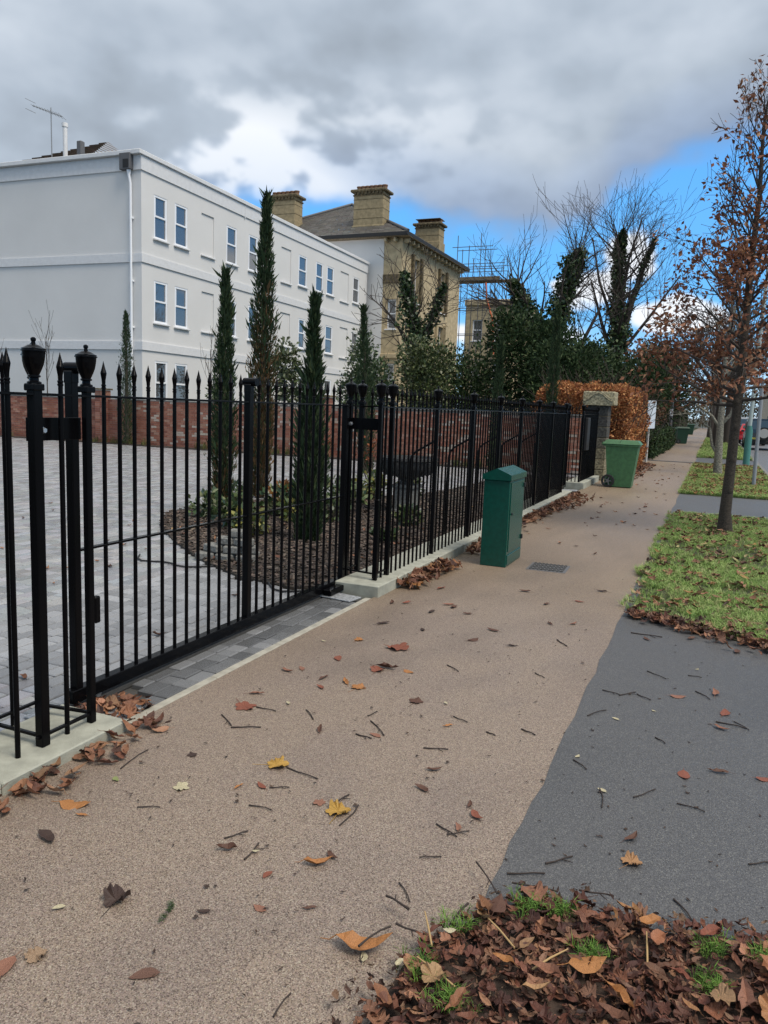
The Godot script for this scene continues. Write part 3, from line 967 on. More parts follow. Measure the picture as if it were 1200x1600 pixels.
func build_white_house() -> void:
	R.seed = 41
	var t := thing("white_house", "long white rendered three storey building with sash windows", "building", Vector3(-21.36, 0, -25.0), deg_to_rad(2.06))
	var wins := [  # along the wall from, to, sill, head
		[0.78, 1.63, 7.99, 9.68], [2.14, 3.04, 8.0, 9.69], [6.06, 6.97, 8.0, 9.69], [8.03, 8.88, 8.0, 9.69], [13.28, 14.3, 8.1, 9.74], [15.43, 16.4, 8.12, 9.76], [16.9, 17.9, 8.15, 9.79], [20.8, 21.8, 8.2, 9.81],
		[0.76, 1.65, 4.67, 6.34], [2.14, 3.05, 4.65, 6.33], [6.12, 6.98, 4.66, 6.33], [8.03, 8.88, 4.66, 6.33], [13.4, 14.2, 4.7, 6.34], [16.85, 17.9, 4.68, 6.34], [20.8, 21.8, 4.7, 6.36],
		[0.8, 1.65, 1.3, 3.14], [2.14, 3.05, 1.3, 3.12], [6.12, 6.98, 1.3, 3.12], [8.03, 8.88, 0.4, 3.12], [13.4, 14.2, 1.3, 3.12], [16.85, 17.9, 1.3, 3.12], [20.8, 21.8, 1.3, 3.12]]
	var blanks := [[4.06, 5.03, 7.99, 9.76, 0.05], [11.32, 12.4, 8.0, 9.78, 0.05], [18.85, 20.1, 8.05, 9.83, 0.05], [4.09, 5.05, 4.67, 6.41, 0.05], [11.3, 12.4, 4.67, 6.42, 0.05], [18.95, 20.15, 4.6, 6.46, 0.05]]
	var mb := MB.new()
	wall_holes(mb, 23.1, 0.0, 10.95, wins + blanks, 0.55, func(u, y, d): return Vector3(-d, y, -u), Vector3.RIGHT)
	mb.quad(Vector3(0, 0, 0), Vector3(-15, 0, 0), Vector3(-15, 10.95, 0), Vector3(0, 10.95, 0), Vector3.BACK)
	mb.quad(Vector3(0, 0, -23.1), Vector3(-15, 0, -23.1), Vector3(-15, 10.95, -23.1), Vector3(0, 10.95, -23.1), Vector3.FORWARD)
	mb.quad(Vector3(-15, 0, 0), Vector3(-15, 0, -23.1), Vector3(-15, 10.95, -23.1), Vector3(-15, 10.95, 0), Vector3.LEFT)
	mb.quad(Vector3(0, 10.7, 0), Vector3(-15, 10.7, 0), Vector3(-15, 10.7, -23.1), Vector3(0, 10.7, -23.1), Vector3.UP)
	part(t, "wall", mb.done(), M.stucco)
	var q := Basis(Vector3.UP, PI / 2)   # x along the wall, z outwards (+X of the house)
	for k in wins.size():
		var w: Array = wins[k]
		sash(t, w[1] - w[0], w[3] - w[2], Vector3(0, w[2], -(w[0] + w[1]) * 0.5), q, M.upvc, [0, 1, 0, 0, 1, 2, 0, 1, 2, 0, 1, 0, 0, 0, 1, 0, 2, 0, 0, 0, 1, 0][k])
	for w in blanks:
		part(t, "blank_sill", _cbox_mesh(Vector3(0.02, w[2] - 0.035, -(w[0] + w[1]) * 0.5), Vector3(0.12, 0.07, w[1] - w[0] + 0.12), 0.012), M.trim)
	for b in [[10.40, 10.94, 0.05], [6.93, 7.26, 0.05], [3.52, 3.85, 0.05]]:
		part(t, "band", _box_mesh(Vector3(b[2] * 0.5, (b[0] + b[1]) * 0.5, -11.53), Vector3(b[2], b[1] - b[0], 23.16)), M.trim)
		part(t, "band", _box_mesh(Vector3(-7.5, (b[0] + b[1]) * 0.5, b[2] * 0.5), Vector3(15.0, b[1] - b[0], b[2])), M.trim)
	part(t, "parapet_coping", _cbox_mesh(Vector3(-0.09, 11.03, -11.5), Vector3(0.42, 0.17, 23.44), 0.015), M.trim)
	part(t, "parapet_coping", _cbox_mesh(Vector3(-7.7, 11.032, 0.0), Vector3(14.8, 0.165, 0.42), 0.015), M.trim)
	part(t, "cover_strip", _box_mesh(Vector3(0.03, 10.65, -7.6), Vector3(0.07, 0.62, 0.05)), M.trim)
	# rain water head and pipe on the end wall
	var hp := MB.new()
	hp.cbox(Vector3(-0.58, 10.69, 0.16), Vector3(0.52, 0.62, 0.22), 0.02)
	var h := part(t, "hopper_head", hp.done(), M.leadgrey)
	part(h, "mouth", _cbox_mesh(Vector3(-0.52, 10.60, 0.272), Vector3(0.26, 0.32, 0.02), 0.004), M.dark)
	part(t, "downpipe", _tube_mesh([Vector3(-0.47, 10.40, 0.14), Vector3(-0.47, 10.2, 0.14), Vector3(-0.43, 9.9, 0.1), Vector3(-0.43, 0.05, 0.1)], [0.10, 0.055, 0.05, 0.05], 10), M.upvc)
	for y in [8.6, 6.2, 4.4, 2.4]:
		part(t, "pipe_bracket", _cbox_mesh(Vector3(-0.43, y, 0.055), Vector3(0.16, 0.07, 0.1), 0.008), M.upvc)
	# low tiled roof behind the parapet
	var tiles := MB.new()
	var pk := Vector3(-6.7, 13.85, -6.0)
	var ea := Vector3(-4.2, 10.9, -0.9)
	var eb := Vector3(-13.6, 10.9, -0.9)
	for r in 20:
		var f0 := r / 20.0
		var f1 := (r + 1) / 20.0
		var n := int(lerpf(36, 2, f0))
		for k in n:
			tiles.col = vary(Color(0.16, 0.11, 0.075), 0.3)
			var a := ea.lerp(pk, f0).lerp(eb.lerp(pk, f0), float(k) / n)
			var b := ea.lerp(pk, f0).lerp(eb.lerp(pk, f0), float(k + 1) / n)
			var c := ea.lerp(pk, f1).lerp(eb.lerp(pk, f1), float(k + 1) / n)
			var d := ea.lerp(pk, f1).lerp(eb.lerp(pk, f1), float(k) / n)
			var up := Vector3(0, 0.05, 0.03)
			tiles.quad(a + up, b + up, c, d, Vector3(0, 1, 1))
			tiles.quad(a + up, b + up, b, a, Vector3(0, 0, 1))
	var s2 := Vector3(-4.2, 10.9, -11.0)
	for r in 20:
		tiles.col = vary(Color(0.15, 0.11, 0.08), 0.25)
		var f0 := r / 20.0
		var f1 := (r + 1) / 20.0
		tiles.quad(ea.lerp(pk, f0) + Vector3(0, 0.05, 0), s2.lerp(pk, f0) + Vector3(0, 0.05, 0), s2.lerp(pk, f1), ea.lerp(pk, f1), Vector3(1, 1, 0))
	var ro := part(t, "roof_tiles", tiles.done(), M.slate)
	ro.set_meta("kind", "stuff")
	part(t, "flue", _tube_mesh([Vector3(-6.35, 10.8, -2.8), Vector3(-6.35, 13.45, -2.8), Vector3(-6.35, 13.46, -2.8), Vector3(-6.35, 13.62, -2.8)], [0.10, 0.10, 0.135, 0.135], 12), M.trim)
	part(t, "vent", _cbox_mesh(Vector3(-5.3, 11.9, -2.6), Vector3(0.26, 1.6, 0.26), 0.03), M.leadgrey)
	var a := part(t, "aerial", _tube_mesh([Vector3(-8.0, 10.8, -3.7), Vector3(-8.0, 14.75, -3.7)], [0.03, 0.025], 6), M.postgrey)
	var p0 := Vector3(-9.1, 14.95, -3.7)
	var p1 := Vector3(-7.35, 14.3, -3.7)
	part(a, "boom", _tube_mesh([p0, p1], [0.022, 0.022], 6), M.postgrey)
	for k in 11:
		var c := p0.lerp(p1, k / 10.0)
		var l := 0.14 + 0.02 * k
		part(a, "element", _tube_mesh([c - Vector3(l * 0.25, l * 0.1, l), c + Vector3(l * 0.25, l * 0.1, l)], [0.009, 0.009], 5), M.postgrey)
	for s in [-1.0, 1.0]:
		part(a, "reflector", _tube_mesh([p0 + Vector3(-0.12, s * 0.22, -0.3), p0 + Vector3(-0.12, s * 0.22, 0.3)], [0.012, 0.012], 5), M.postgrey)

func chimney(t: Node3D, c: Vector3, w: float, d: float, top: float, pots: int) -> void:
	var o := part(t, "chimney", _cbox_mesh(Vector3(c.x, (c.y + top) * 0.5, c.z), Vector3(w, top - c.y, d), 0.02), M.chimney)
	part(o, "base_course", _cbox_mesh(Vector3(c.x, c.y + 0.55, c.z), Vector3(w + 0.14, 1.1, d + 0.14), 0.03), M.chimney)
	for k in 3:
		part(o, "stone_joint", _cbox_mesh(Vector3(c.x, c.y + 1.5 + k * 0.55, c.z), Vector3(w + 0.02, 0.03, d + 0.02), 0.004), M.stone_dark)
	part(o, "neck_course", _cbox_mesh(Vector3(c.x, top - 0.30, c.z), Vector3(w + 0.1, 0.08, d + 0.1), 0.02), M.stone_dark)
	part(o, "cap", _cbox_mesh(Vector3(c.x, top - 0.05, c.z), Vector3(w + 0.34, 0.16, d + 0.34), 0.04), M.stone_dark)
	for k in 8:
		part(o, "dentil", _cbox_mesh(Vector3(c.x - w * 0.5 + (k + 0.5) * w / 8.0, top - 0.19, c.z + d * 0.5 + 0.06), Vector3(0.12, 0.14, 0.12), 0.01), M.stone_dark)
	var pm := MB.new()
	pm.lathe([Vector2(0.17, 0), Vector2(0.15, 0.12), Vector2(0.15, 0.22), Vector2(0.18, 0.24), Vector2(0.18, 0.3), Vector2(0.12, 0.3), Vector2(0.1, 0.1)], 12)
	var pmesh := pm.done()
	for k in pots:
		part(o, "pot", pmesh, M.pot, Vector3(c.x - w * 0.5 + (k + 0.5) * w / pots, top + 0.03, c.z))

func build_villa() -> void:
	R.seed = 43
	var t := thing("stone_villa", "old honey stone villa with slate roof and big chimneys", "building", Vector3(-19.88, -0.2, -48.5))
	t.scale = Vector3.ONE * 1.128
	var mb := MB.new()
	var fw := [[1.7, 2.9, 8.0, 10.6], [6.6, 7.8, 8.0, 10.6], [1.7, 2.9, 4.9, 7.1], [6.4, 7.9, 4.9, 7.1], [1.7, 2.9, 1.0, 3.6], [6.4, 7.9, 1.0, 3.6]]
	wall_holes(mb, 11.0, 0.0, 11.4, fw, 0.45, func(u, y, d): return Vector3(-d, y, -u), Vector3.RIGHT)
	var ew := [[0.28, 0.88, 6.2, 7.95], [0.28, 0.88, 2.2, 4.2]]
	wall_holes(mb, 1.17, 0.0, 11.4, ew, 0.4, func(u, y, d): return Vector3(-u, y, -d), Vector3.BACK)
	mb.quad(Vector3(0, 0, -11), Vector3(-11, 0, -11), Vector3(-11, 11.4, -11), Vector3(0, 11.4, -11), Vector3.FORWARD)
	part(t, "wall", mb.done(), M.stone)
	part(t, "rendered_wall", _box_mesh(Vector3(-6.2, 5.7, -0.22), Vector3(10.06, 11.4, 0.5)), M.stucco).set_meta("label", "white painted end wall")
	for w in fw:
		sash(t, w[1] - w[0], w[3] - w[2], Vector3(0, w[2], -(w[0] + w[1]) * 0.5), Basis(Vector3.UP, PI / 2), M.blind, 0, 0.25)
		for s in [-1.0, 1.0]:
			part(t, "pilaster", _cbox_mesh(Vector3(0.09, (w[2] + w[3]) * 0.5, -(w[0] + w[1]) * 0.5 + s * ((w[1] - w[0]) * 0.5 + 0.14)), Vector3(0.2, w[3] - w[2] + 0.3, 0.24), 0.02), M.stone_dark if w[2] > 7.5 else M.stone)
	for w in ew:
		sash(t, w[1] - w[0], w[3] - w[2], Vector3(-(w[0] + w[1]) * 0.5, w[2], 0), Basis(), M.upvc, 0, 0.2)
	# coursed stone of the ground floor
	for k in 9:
		part(t, "course", _cbox_mesh(Vector3(0.03, 0.24 + k * 0.49, -5.5), Vector3(0.07, 0.47, 10.98), 0.02) if k > 7 else _course(k), M.stone)
		part(t, "course", _cbox_mesh(Vector3(-0.09, 0.24 + k * 0.49, 0.03), Vector3(0.18, 0.47, 0.07), 0.02), M.stone)
		part(t, "course", _cbox_mesh(Vector3(-1.03, 0.24 + k * 0.49, 0.03), Vector3(0.26, 0.47, 0.07), 0.02), M.stone)
	part(t, "string_course", _cbox_mesh(Vector3(0.06, 4.62, -5.45), Vector3(0.14, 0.28, 11.1), 0.03), M.stone)
	part(t, "string_course", _cbox_mesh(Vector3(-0.6, 4.62, 0.06), Vector3(1.14, 0.28, 0.14), 0.03), M.stone)
	part(t, "string_course", _cbox_mesh(Vector3(-0.6, 9.1, 0.04), Vector3(1.14, 0.5, 0.1), 0.02), M.stone_dark)
	# eaves
	part(t, "soffit", _box_mesh(Vector3(-5.4, 11.43, -5.4), Vector3(11.9, 0.06, 12.0)), M.wood)
	part(t, "gutter", _cbox_mesh(Vector3(0.50, 11.52, -5.4), Vector3(0.12, 0.22, 12.2), 0.02), M.dark)
	part(t, "gutter", _cbox_mesh(Vector3(-5.4, 11.52, 0.56), Vector3(11.7, 0.22, 0.12), 0.02), M.dark)
	for k in 15:
		part(t, "bracket", _cbox_mesh(Vector3(0.2, 11.26, -0.15 - k * 0.74), Vector3(0.42, 0.26, 0.16), 0.04), M.stone)
	for k in 2:
		part(t, "bracket", _cbox_mesh(Vector3(-0.35 - k * 0.6, 11.26, 0.22), Vector3(0.16, 0.26, 0.42), 0.04), M.stone)
	# slate roof: hipped, laid slate by slate
	var sl := MB.new()
	var pk := Vector3(-6.0, 14.9, -5.4)
	var cs := [Vector3(0.55, 11.6, 0.6), Vector3(-12.4, 11.6, 0.6), Vector3(-12.4, 11.6, -11.4), Vector3(0.55, 11.6, -11.4)]
	for f in [[1, 0, Vector3(0, 1, 1)], [0, 3, Vector3(1, 1, 0)], [2, 1, Vector3(-1, 1, 0)], [3, 2, Vector3(0, 1, -1)]]:
		var a: Vector3 = cs[f[0]]
		var b: Vector3 = cs[f[1]]
		for r in 26:
			var f0 := r / 26.0
			var f1 := (r + 1.25) / 26.0
			var n := maxi(int(34 * (1.0 - f0)), 1)
			for k in n:
				sl.col = vary(Color(0.15, 0.135, 0.115), 0.28)
				var o := 0.5 if r % 2 else 0.0
				var u0 := clampf((k - o) / n, 0, 1)
				var u1 := clampf((k + 0.96 - o) / n, 0, 1)
				var up := Vector3(0, 0.035 + rr(0, 0.012), 0)
				var p := a.lerp(pk, f0).lerp(b.lerp(pk, f0), u0) + up
				var p2 := a.lerp(pk, f0).lerp(b.lerp(pk, f0), u1) + up
				f1 = minf(f1, 1.0)
				sl.quad(p, p2, a.lerp(pk, f1).lerp(b.lerp(pk, f1), u1), a.lerp(pk, f1).lerp(b.lerp(pk, f1), u0), f[2])
				sl.quad(p, p2, p2 - up, p - up, Vector3(f[2].x, 0, f[2].z))
	var ro := part(t, "slates", sl.done(), M.slate)
	ro.set_meta("kind", "stuff")
	for e in [0, 1]:
		part(t, "hip_ridge", _tube_mesh([cs[e] + Vector3(0, 0.06, 0), pk + Vector3(0, 0.06, 0)], [0.1, 0.1], 6), M.leadgrey)
	chimney(t, Vector3(-2.62, 11.3, -1.2), 1.95, 1.0, 14.45, 7)
	chimney(t, Vector3(-1.55, 11.8, -8.6), 1.75, 1.0, 14.1, 6)
	chimney(t, Vector3(-8.85, 12.0, -1.6), 1.9, 1.0, 14.65, 6)

func _course(k: int) -> ArrayMesh:
	var mb := MB.new()
	for s in [[0.0, 1.62], [2.98, 6.3], [8.0, 11.0]]:
		mb.cbox(Vector3(0.03, 0.24 + k * 0.49, -(s[0] + s[1]) * 0.5), Vector3(0.07, 0.47, s[1] - s[0]), 0.02)
	return mb.done()

func build_far_buildings() -> void:
	R.seed = 47
	var t := thing("far_house", "pale stone house half hidden behind the scaffolding", "building", Vector3(-20.98, -0.2, -74.4))
	t.scale = Vector3.ONE * 1.128
	var mb := MB.new()
	var holes := [[0.6, 1.5, 7.6, 9.4], [2.6, 3.5, 7.6, 9.4], [0.6, 1.5, 3.6, 5.6], [2.6, 3.5, 3.6, 5.6]]
	wall_holes(mb, 4.4, 0, 10.6, holes, 0.35, func(u, y, d): return Vector3(-2.2 + u, y, -d), Vector3.BACK)
	mb.quad(Vector3(2.2, 0, 0), Vector3(2.2, 0, -8), Vector3(2.2, 10.6, -8), Vector3(2.2, 10.6, 0), Vector3.RIGHT)
	mb.quad(Vector3(-2.2, 10.6, 0), Vector3(2.2, 10.6, 0), Vector3(2.2, 10.6, -8), Vector3(-2.2, 10.6, -8), Vector3.UP)
	part(t, "wall", mb.done(), M.stone)
	for h in holes:
		sash(t, h[1] - h[0], h[3] - h[2], Vector3(-2.2 + (h[0] + h[1]) * 0.5, h[2], 0), Basis(), M.upvc, 0, 0.15)
	part(t, "parapet", _cbox_mesh(Vector3(0, 10.85, -4), Vector3(4.7, 0.5, 8.3), 0.05), M.stone)
	var s := thing("scaffolding", "steel scaffold with plank platform beside the stone villa", "scaffold", Vector3(-20.2, -0.2, -67.7))
	s.scale = Vector3.ONE * 1.128
	for k in 5:
		for d in 2:
			var x := -2.0 + k * 0.95
			var top: float = [15.2, 14.4, 15.3, 12.6, 13.4][k] - d * 0.8
			part(s, "upright", _tube_mesh([Vector3(x, 0, -d * 1.3), Vector3(x + 0.02, top, -d * 1.3)], [0.03, 0.03], 6), M.leadgrey)
	for y in [3.6, 5.6, 7.6, 9.6, 12.6, 13.0, 14.3]:
		for d in 2:
			part(s, "ledger", _tube_mesh([Vector3(-2.4, y, -d * 1.3 + 0.05), Vector3(1.9 - (1.0 if y > 13.5 else 0.0), y, -d * 1.3 + 0.05)], [0.03, 0.03], 6), M.leadgrey)
	for k in 5:
		part(s, "plank", _cbox_mesh(Vector3(0.2 + 0.1 * (k % 2), 11.7, -k * 0.26), Vector3(5.0, 0.06, 0.23), 0.008), M.wood)
	part(s, "toe_board", _cbox_mesh(Vector3(-0.2, 11.86, 0.13), Vector3(3.6, 0.26, 0.04), 0.006), M.wood)
	part(s, "brace", _tube_mesh([Vector3(-1.9, 3, 0.1), Vector3(1.5, 11.4, 0.1)], [0.03, 0.03], 6), M.leadgrey)
	part(s, "debris_chute", _tube_mesh([Vector3(0.55, 11.5, 0.3), Vector3(0.7, 10.3, 0.4), Vector3(1.3, 8.6, 0.5), Vector3(1.5, 6, 0.5)], [0.06, 0.06, 0.065, 0.065], 8), M.orange)
	for f in [["cream end of terrace house at the far end of the street", 9.2, -118.0, 7.0, 6.2], ["pale house far away behind the parked cars", 16.5, -92.0, 7.0, 6.8], ["small white gable far down the path", -7.5, -96.0, 5.0, 5.5]]:
		var o := thing("distant_house", f[0], "building", Vector3(f[1], 0, f[2]))
		var w := MB.new()
		var hs := []
		for i in 3:
			for j in 2:
				hs.append([0.8 + i * 2.0 * f[3] / 7.0, 1.7 + i * 2.0 * f[3] / 7.0, 0.9 + j * 2.6, 2.3 + j * 2.6])
		var half: float = f[3] * 0.5
		wall_holes(w, f[3], 0, f[4], hs, 0.2, func(u, y, d): return Vector3(u - half, y, -d), Vector3.BACK)
		w.quad(Vector3(-half, 0, 0), Vector3(-half, 0, -8), Vector3(-half, f[4], -8), Vector3(-half, f[4], 0), Vector3.LEFT)
		w.quad(Vector3(half, 0, 0), Vector3(half, 0, -8), Vector3(half, f[4], -8), Vector3(half, f[4], 0), Vector3.RIGHT)
		part(o, "wall", w.done(), M.concrete)
		for h in hs:
			part(o, "window", _cbox_mesh(Vector3((h[0] + h[1]) * 0.5 - half, (h[2] + h[3]) * 0.5, -0.12), Vector3(h[1] - h[0], h[3] - h[2], 0.05), 0.01), M.car_glass)
		var r := MB.new()
		r.prism(PackedVector2Array([Vector2(-half - 0.4, f[4]), Vector2(half + 0.4, f[4]), Vector2(half * 0.1, f[4] + 2.4), Vector2(-half * 0.1, f[4] + 2.4)]), Vector3(0, 0, 0.3), Vector3.RIGHT, Vector3.UP, Vector3(0, 0, -8.6))
		part(o, "roof", r.done(), M.leadgrey)

# ---------------------------------------------------------------- street things
func frustum(mb: MB, a0: Vector3, a1: Vector3, b0: Vector3, b1: Vector3) -> void:   # a: bottom corners, b: top corners (min and max)
	var p := [Vector3(a0.x, a0.y, a0.z), Vector3(a1.x, a0.y, a0.z), Vector3(a1.x, a0.y, a1.z), Vector3(a0.x, a0.y, a1.z)]
	var q := [Vector3(b0.x, b0.y, b0.z), Vector3(b1.x, b0.y, b0.z), Vector3(b1.x, b0.y, b1.z), Vector3(b0.x, b0.y, b1.z)]
	var m := (a0 + a1) * 0.5
	for k in 4:
		var j := (k + 1) % 4
		mb.quad(p[k], p[j], q[j], q[k], (p[k] + p[j]) * 0.5 - m)
	mb.quad(p[0], p[1], p[2], p[3], Vector3.DOWN)
	mb.quad(q[0], q[1], q[2], q[3], Vector3.UP)

func wheelie_bin(label: String, at: Vector3, turn: float, m: Material, group := "") -> void:
	# side view towards +z, front towards +x
	var t := thing("wheelie_bin", label, "wheelie bin", at, turn, group)
	var b := MB.new()
	frustum(b, Vector3(-0.25, 0.02, -0.23), Vector3(0.26, 0, 0.23), Vector3(-0.34, 0.93, -0.285), Vector3(0.36, 0, 0.285))
	b.cbox(Vector3(0.01, 0.945, 0), Vector3(0.75, 0.05, 0.61), 0.012)
	b.cbox(Vector3(-0.28, 0.13, 0), Vector3(0.10, 0.20, 0.40), 0.02)
	part(t, "body", b.done(), m)
	var l := MB.new()
	frustum(l, Vector3(-0.40, 0.972, -0.315), Vector3(0.415, 0, 0.315), Vector3(-0.34, 1.055, -0.26), Vector3(0.34, 0, 0.26))
	l.tube([Vector3(-0.42, 0.98, -0.2), Vector3(-0.42, 0.98, 0.2)], [0.022, 0.022], 8)
	part(t, "lid", l.done(), m)
	part(t, "handle", _tube_mesh([Vector3(-0.36, 0.93, -0.24), Vector3(-0.41, 0.95, -0.22), Vector3(-0.41, 0.95, 0.22), Vector3(-0.36, 0.93, 0.24)], [0.016, 0.016, 0.016, 0.016], 8), m)
	for s in [-1.0, 1.0]:
		var w := MB.new()
		var c := Vector3(-0.24, 0.145, s * 0.285)
		w.lathe([Vector2(0.10, -0.03), Vector2(0.14, -0.03), Vector2(0.145, -0.02), Vector2(0.145, 0.02), Vector2(0.14, 0.03), Vector2(0.10, 0.03), Vector2(0.10, -0.03)], 22, Transform3D(Basis(Vector3.RIGHT, PI / 2), c))
		var o := part(t, "wheel", w.done(), M.rubber)
		var hub := MB.new()
		hub.tube([c - Vector3(0, 0, 0.03), c + Vector3(0, 0, 0.03)], [0.035, 0.035], 12)
		for k in 5:
			hub.cbox(c + Basis(Vector3.BACK, TAU * k / 5.0) * Vector3(0.07, 0, 0), Vector3(0.08, 0.028, 0.03), 0.004, Basis(Vector3.BACK, TAU * k / 5.0))
		part(o, "spokes", hub.done(), M.leadgrey)

func build_street_things() -> void:
	R.seed = 51
	# service cabinet
	var c := thing("service_cabinet", "dark green metal service cabinet with pitched lid standing on the path", "cabinet", Vector3(-2.0, 0, -8.0))
	part(c, "body", _cbox_mesh(Vector3(0, 0.45, 0), Vector3(0.275, 0.90, 0.65), 0.006), M.cabinet)
	part(c, "door", _cbox_mesh(Vector3(0.141, 0.52, 0), Vector3(0.008, 0.72, 0.56), 0.003), M.cabinet)
	part(c, "base_panel", _cbox_mesh(Vector3(0.140, 0.075, 0), Vector3(0.008, 0.10, 0.60), 0.003), M.cabinet)
	var roof := MB.new()
	roof.prism(PackedVector2Array([Vector2(-0.152, 0.903), Vector2(0.152, 0.903), Vector2(0.152, 0.958), Vector2(0.0, 1.022), Vector2(-0.152, 0.958)]), Vector3(0, 0, 0.345), Vector3.RIGHT, Vector3.UP, Vector3(0, 0, -0.69))
	part(c, "lid", roof.done(), M.cabinet)
	for y in [0.25, 0.82]:
		part(c, "hinge", _cbox_mesh(Vector3(0.152, y, -0.27), Vector3(0.02, 0.05, 0.03), 0.004), M.dark)
	part(c, "lock", _tube_mesh([Vector3(0.143, 0.55, 0.22), Vector3(0.156, 0.55, 0.22)], [0.014, 0.014], 10), M.dark)
	# drain cover
	var d := thing("inspection_cover", "dark ribbed metal inspection cover set in the path", "manhole cover", Vector3(-1.47, 0.0, -7.93), 0.03)
	part(d, "frame", _cbox_mesh(Vector3(0, -0.004, 0), Vector3(0.40, 0.018, 0.40), 0.003), M.leadgrey)
	var gr := MB.new()
	for i in 9:
		gr.cbox(Vector3(-0.16 + i * 0.04, 0.008, 0), Vector3(0.022, 0.012, 0.35), 0.003)
	for i in 4:
		gr.cbox(Vector3(0, 0.007, -0.15 + i * 0.1), Vector3(0.35, 0.010, 0.014), 0.003)
	part(d, "grating", gr.done(), M.urnstone)
	wheelie_bin("bright green wheelie bin in front of the stone gate pier", Vector3(-1.87, 0.0, -18.1), 0.0, M.bin)
	wheelie_bin("dark green wheelie bin far along the path by the low hedge", Vector3(-1.85, 0.0, -52.0), 0.2, M.bin_dark, "dark bins along the far path")
	wheelie_bin("very dark bin beside the pole far along the path", Vector3(-2.35, 0.0, -47.0), 0.1, M.bin_dark, "dark bins along the far path")
	wheelie_bin("tiny dark bin farthest away along the path", Vector3(-2.2, 0.0, -82.0), 0.0, M.bin_dark, "dark bins along the far path")
	# gate pier
	var p := thing("gate_pier", "weathered stone gate pier with an ogee curved cap", "pier", Vector3(-2.66, 0, -19.75))
	var tones := [Color(0.36, 0.31, 0.19), Color(0.40, 0.345, 0.215), Color(0.30, 0.26, 0.165), Color(0.20, 0.18, 0.13), Color(0.115, 0.11, 0.095), Color(0.10, 0.098, 0.09), Color(0.115, 0.11, 0.10)]
	for k in 7:
		var mb := MB.new()
		mb.col = tones[k]
		mb.cbox(Vector3(0, 0.13 + k * 0.262, 0), Vector3(0.50, 0.258, 0.52), 0.016)
		part(p, "stone", mb.done(), M.pier)
	part(p, "mortar", _box_mesh(Vector3(0, 0.9, 0), Vector3(0.48, 1.8, 0.5)), M.stone_dark)
	var pl := PackedVector2Array([Vector2(-0.32, 1.835), Vector2(0.32, 1.835), Vector2(0.36, 1.93)])
	for k in 25:
		var u := 0.36 - 0.72 * k / 24.0
		pl.append(Vector2(u, 1.985 + 0.19 * pow(0.5 + 0.5 * cos(u / 0.36 * PI), 1.0)))
	pl.append(Vector2(-0.36, 1.93))
	var cap := MB.new()
	cap.col = Color(0.62, 0.55, 0.36)
	cap.prism(pl, Vector3(0, 0, 0.36), Vector3.RIGHT, Vector3.UP, Vector3(0, 0, -0.10))
	cap.cbox(Vector3(0, 2.005, -0.05), Vector3(0.76, 0.335, 0.62), 0.02)
	part(p, "cap", cap.done(), M.pier)
	var mould := []
	for k in 25:
		var u := 0.345 - 0.69 * k / 24.0
		mould.append(Vector3(u, 1.935 + 0.19 * (0.5 + 0.5 * cos(u / 0.345 * PI)), 0.365))
	var mr := []
	for k in 25:
		mr.append(0.016)
	var mo := MB.new()
	mo.col = Color(0.5, 0.44, 0.29)
	mo.tube(mould, mr, 6)
	part(p, "moulding", mo.done(), M.pier)
	# other piers down the street
	for q in [["squat mossy stone pier far along the path behind the low hedge", -3.2, -44.0, 1.9], ["round topped pale pier beside the far dark bin", -2.6, -58.0, 1.7], ["small grey pier at the end of the garden fronts", -2.5, -70.0, 1.9]]:
		var o := thing("gate_pier", q[0], "pier", Vector3(q[1], 0, q[2]), 0.0, "piers far along the path")
		var mb := MB.new()
		mb.col = Color(0.22, 0.2, 0.14)
		mb.cbox(Vector3(0, q[3] * 0.5, 0), Vector3(0.7, q[3], 0.7), 0.03)
		part(o, "shaft", mb.done(), M.pier)
		var mc := MB.new()
		mc.col = Color(0.28, 0.25, 0.18)
		mc.cbox(Vector3(0, q[3] + 0.05, 0), Vector3(0.85, 0.1, 0.85), 0.03)
		mc.lathe([Vector2(0.4, q[3] + 0.1), Vector2(0.33, q[3] + 0.3), Vector2(0.18, q[3] + 0.42), Vector2(0.0, q[3] + 0.46)], 12)
		part(o, "cap", mc.done(), M.pier)
	# agent's board
	var s := thing("sign_board", "blank pale grey board on a post beyond the copper hedge", "sign", Vector3(-2.1, 0, -28.9), 1.25)
	part(s, "panel", _cbox_mesh(Vector3(0, 1.68, 0), Vector3(0.70, 0.98, 0.03), 0.006), M.sign)
	part(s, "post", _cbox_mesh(Vector3(0.0, 1.05, -0.06), Vector3(0.07, 2.1, 0.07), 0.006), M.blind)
	# lamp column and posts
	var l := thing("lamp_column", "street lamp column with teal lower part on the second verge", "street lamp", Vector3(1.13, 0, -30.1))
	part(l, "base", _tube_mesh([Vector3(0, 0, 0), Vector3(0, 1.25, 0), Vector3(0, 1.42, 0)], [0.115, 0.115, 0.07], 14), M.lampgreen)
	part(l, "column", _tube_mesh([Vector3(0, 1.42, 0), Vector3(0.05, 4.5, 0), Vector3(0.08, 7.4, 0)], [0.068, 0.06, 0.05], 12), M.lamppale)
	part(l, "arm", _tube_mesh([Vector3(0.08, 7.4, 0), Vector3(0.3, 7.8, 0), Vector3(0.9, 7.95, 0)], [0.05, 0.04, 0.035], 8), M.lamppale)
	part(l, "lantern", _cbox_mesh(Vector3(1.15, 7.94, 0), Vector3(0.6, 0.14, 0.26), 0.04), M.postgrey)
	var g := thing("grey_post", "plain grey steel post in front of the teal lamp column", "post", Vector3(1.0, 0, -20.9))
	part(g, "tube", _tube_mesh([Vector3(0, 0, 0), Vector3(-0.03, 2.5, 0)], [0.045, 0.045], 12), M.postgrey)
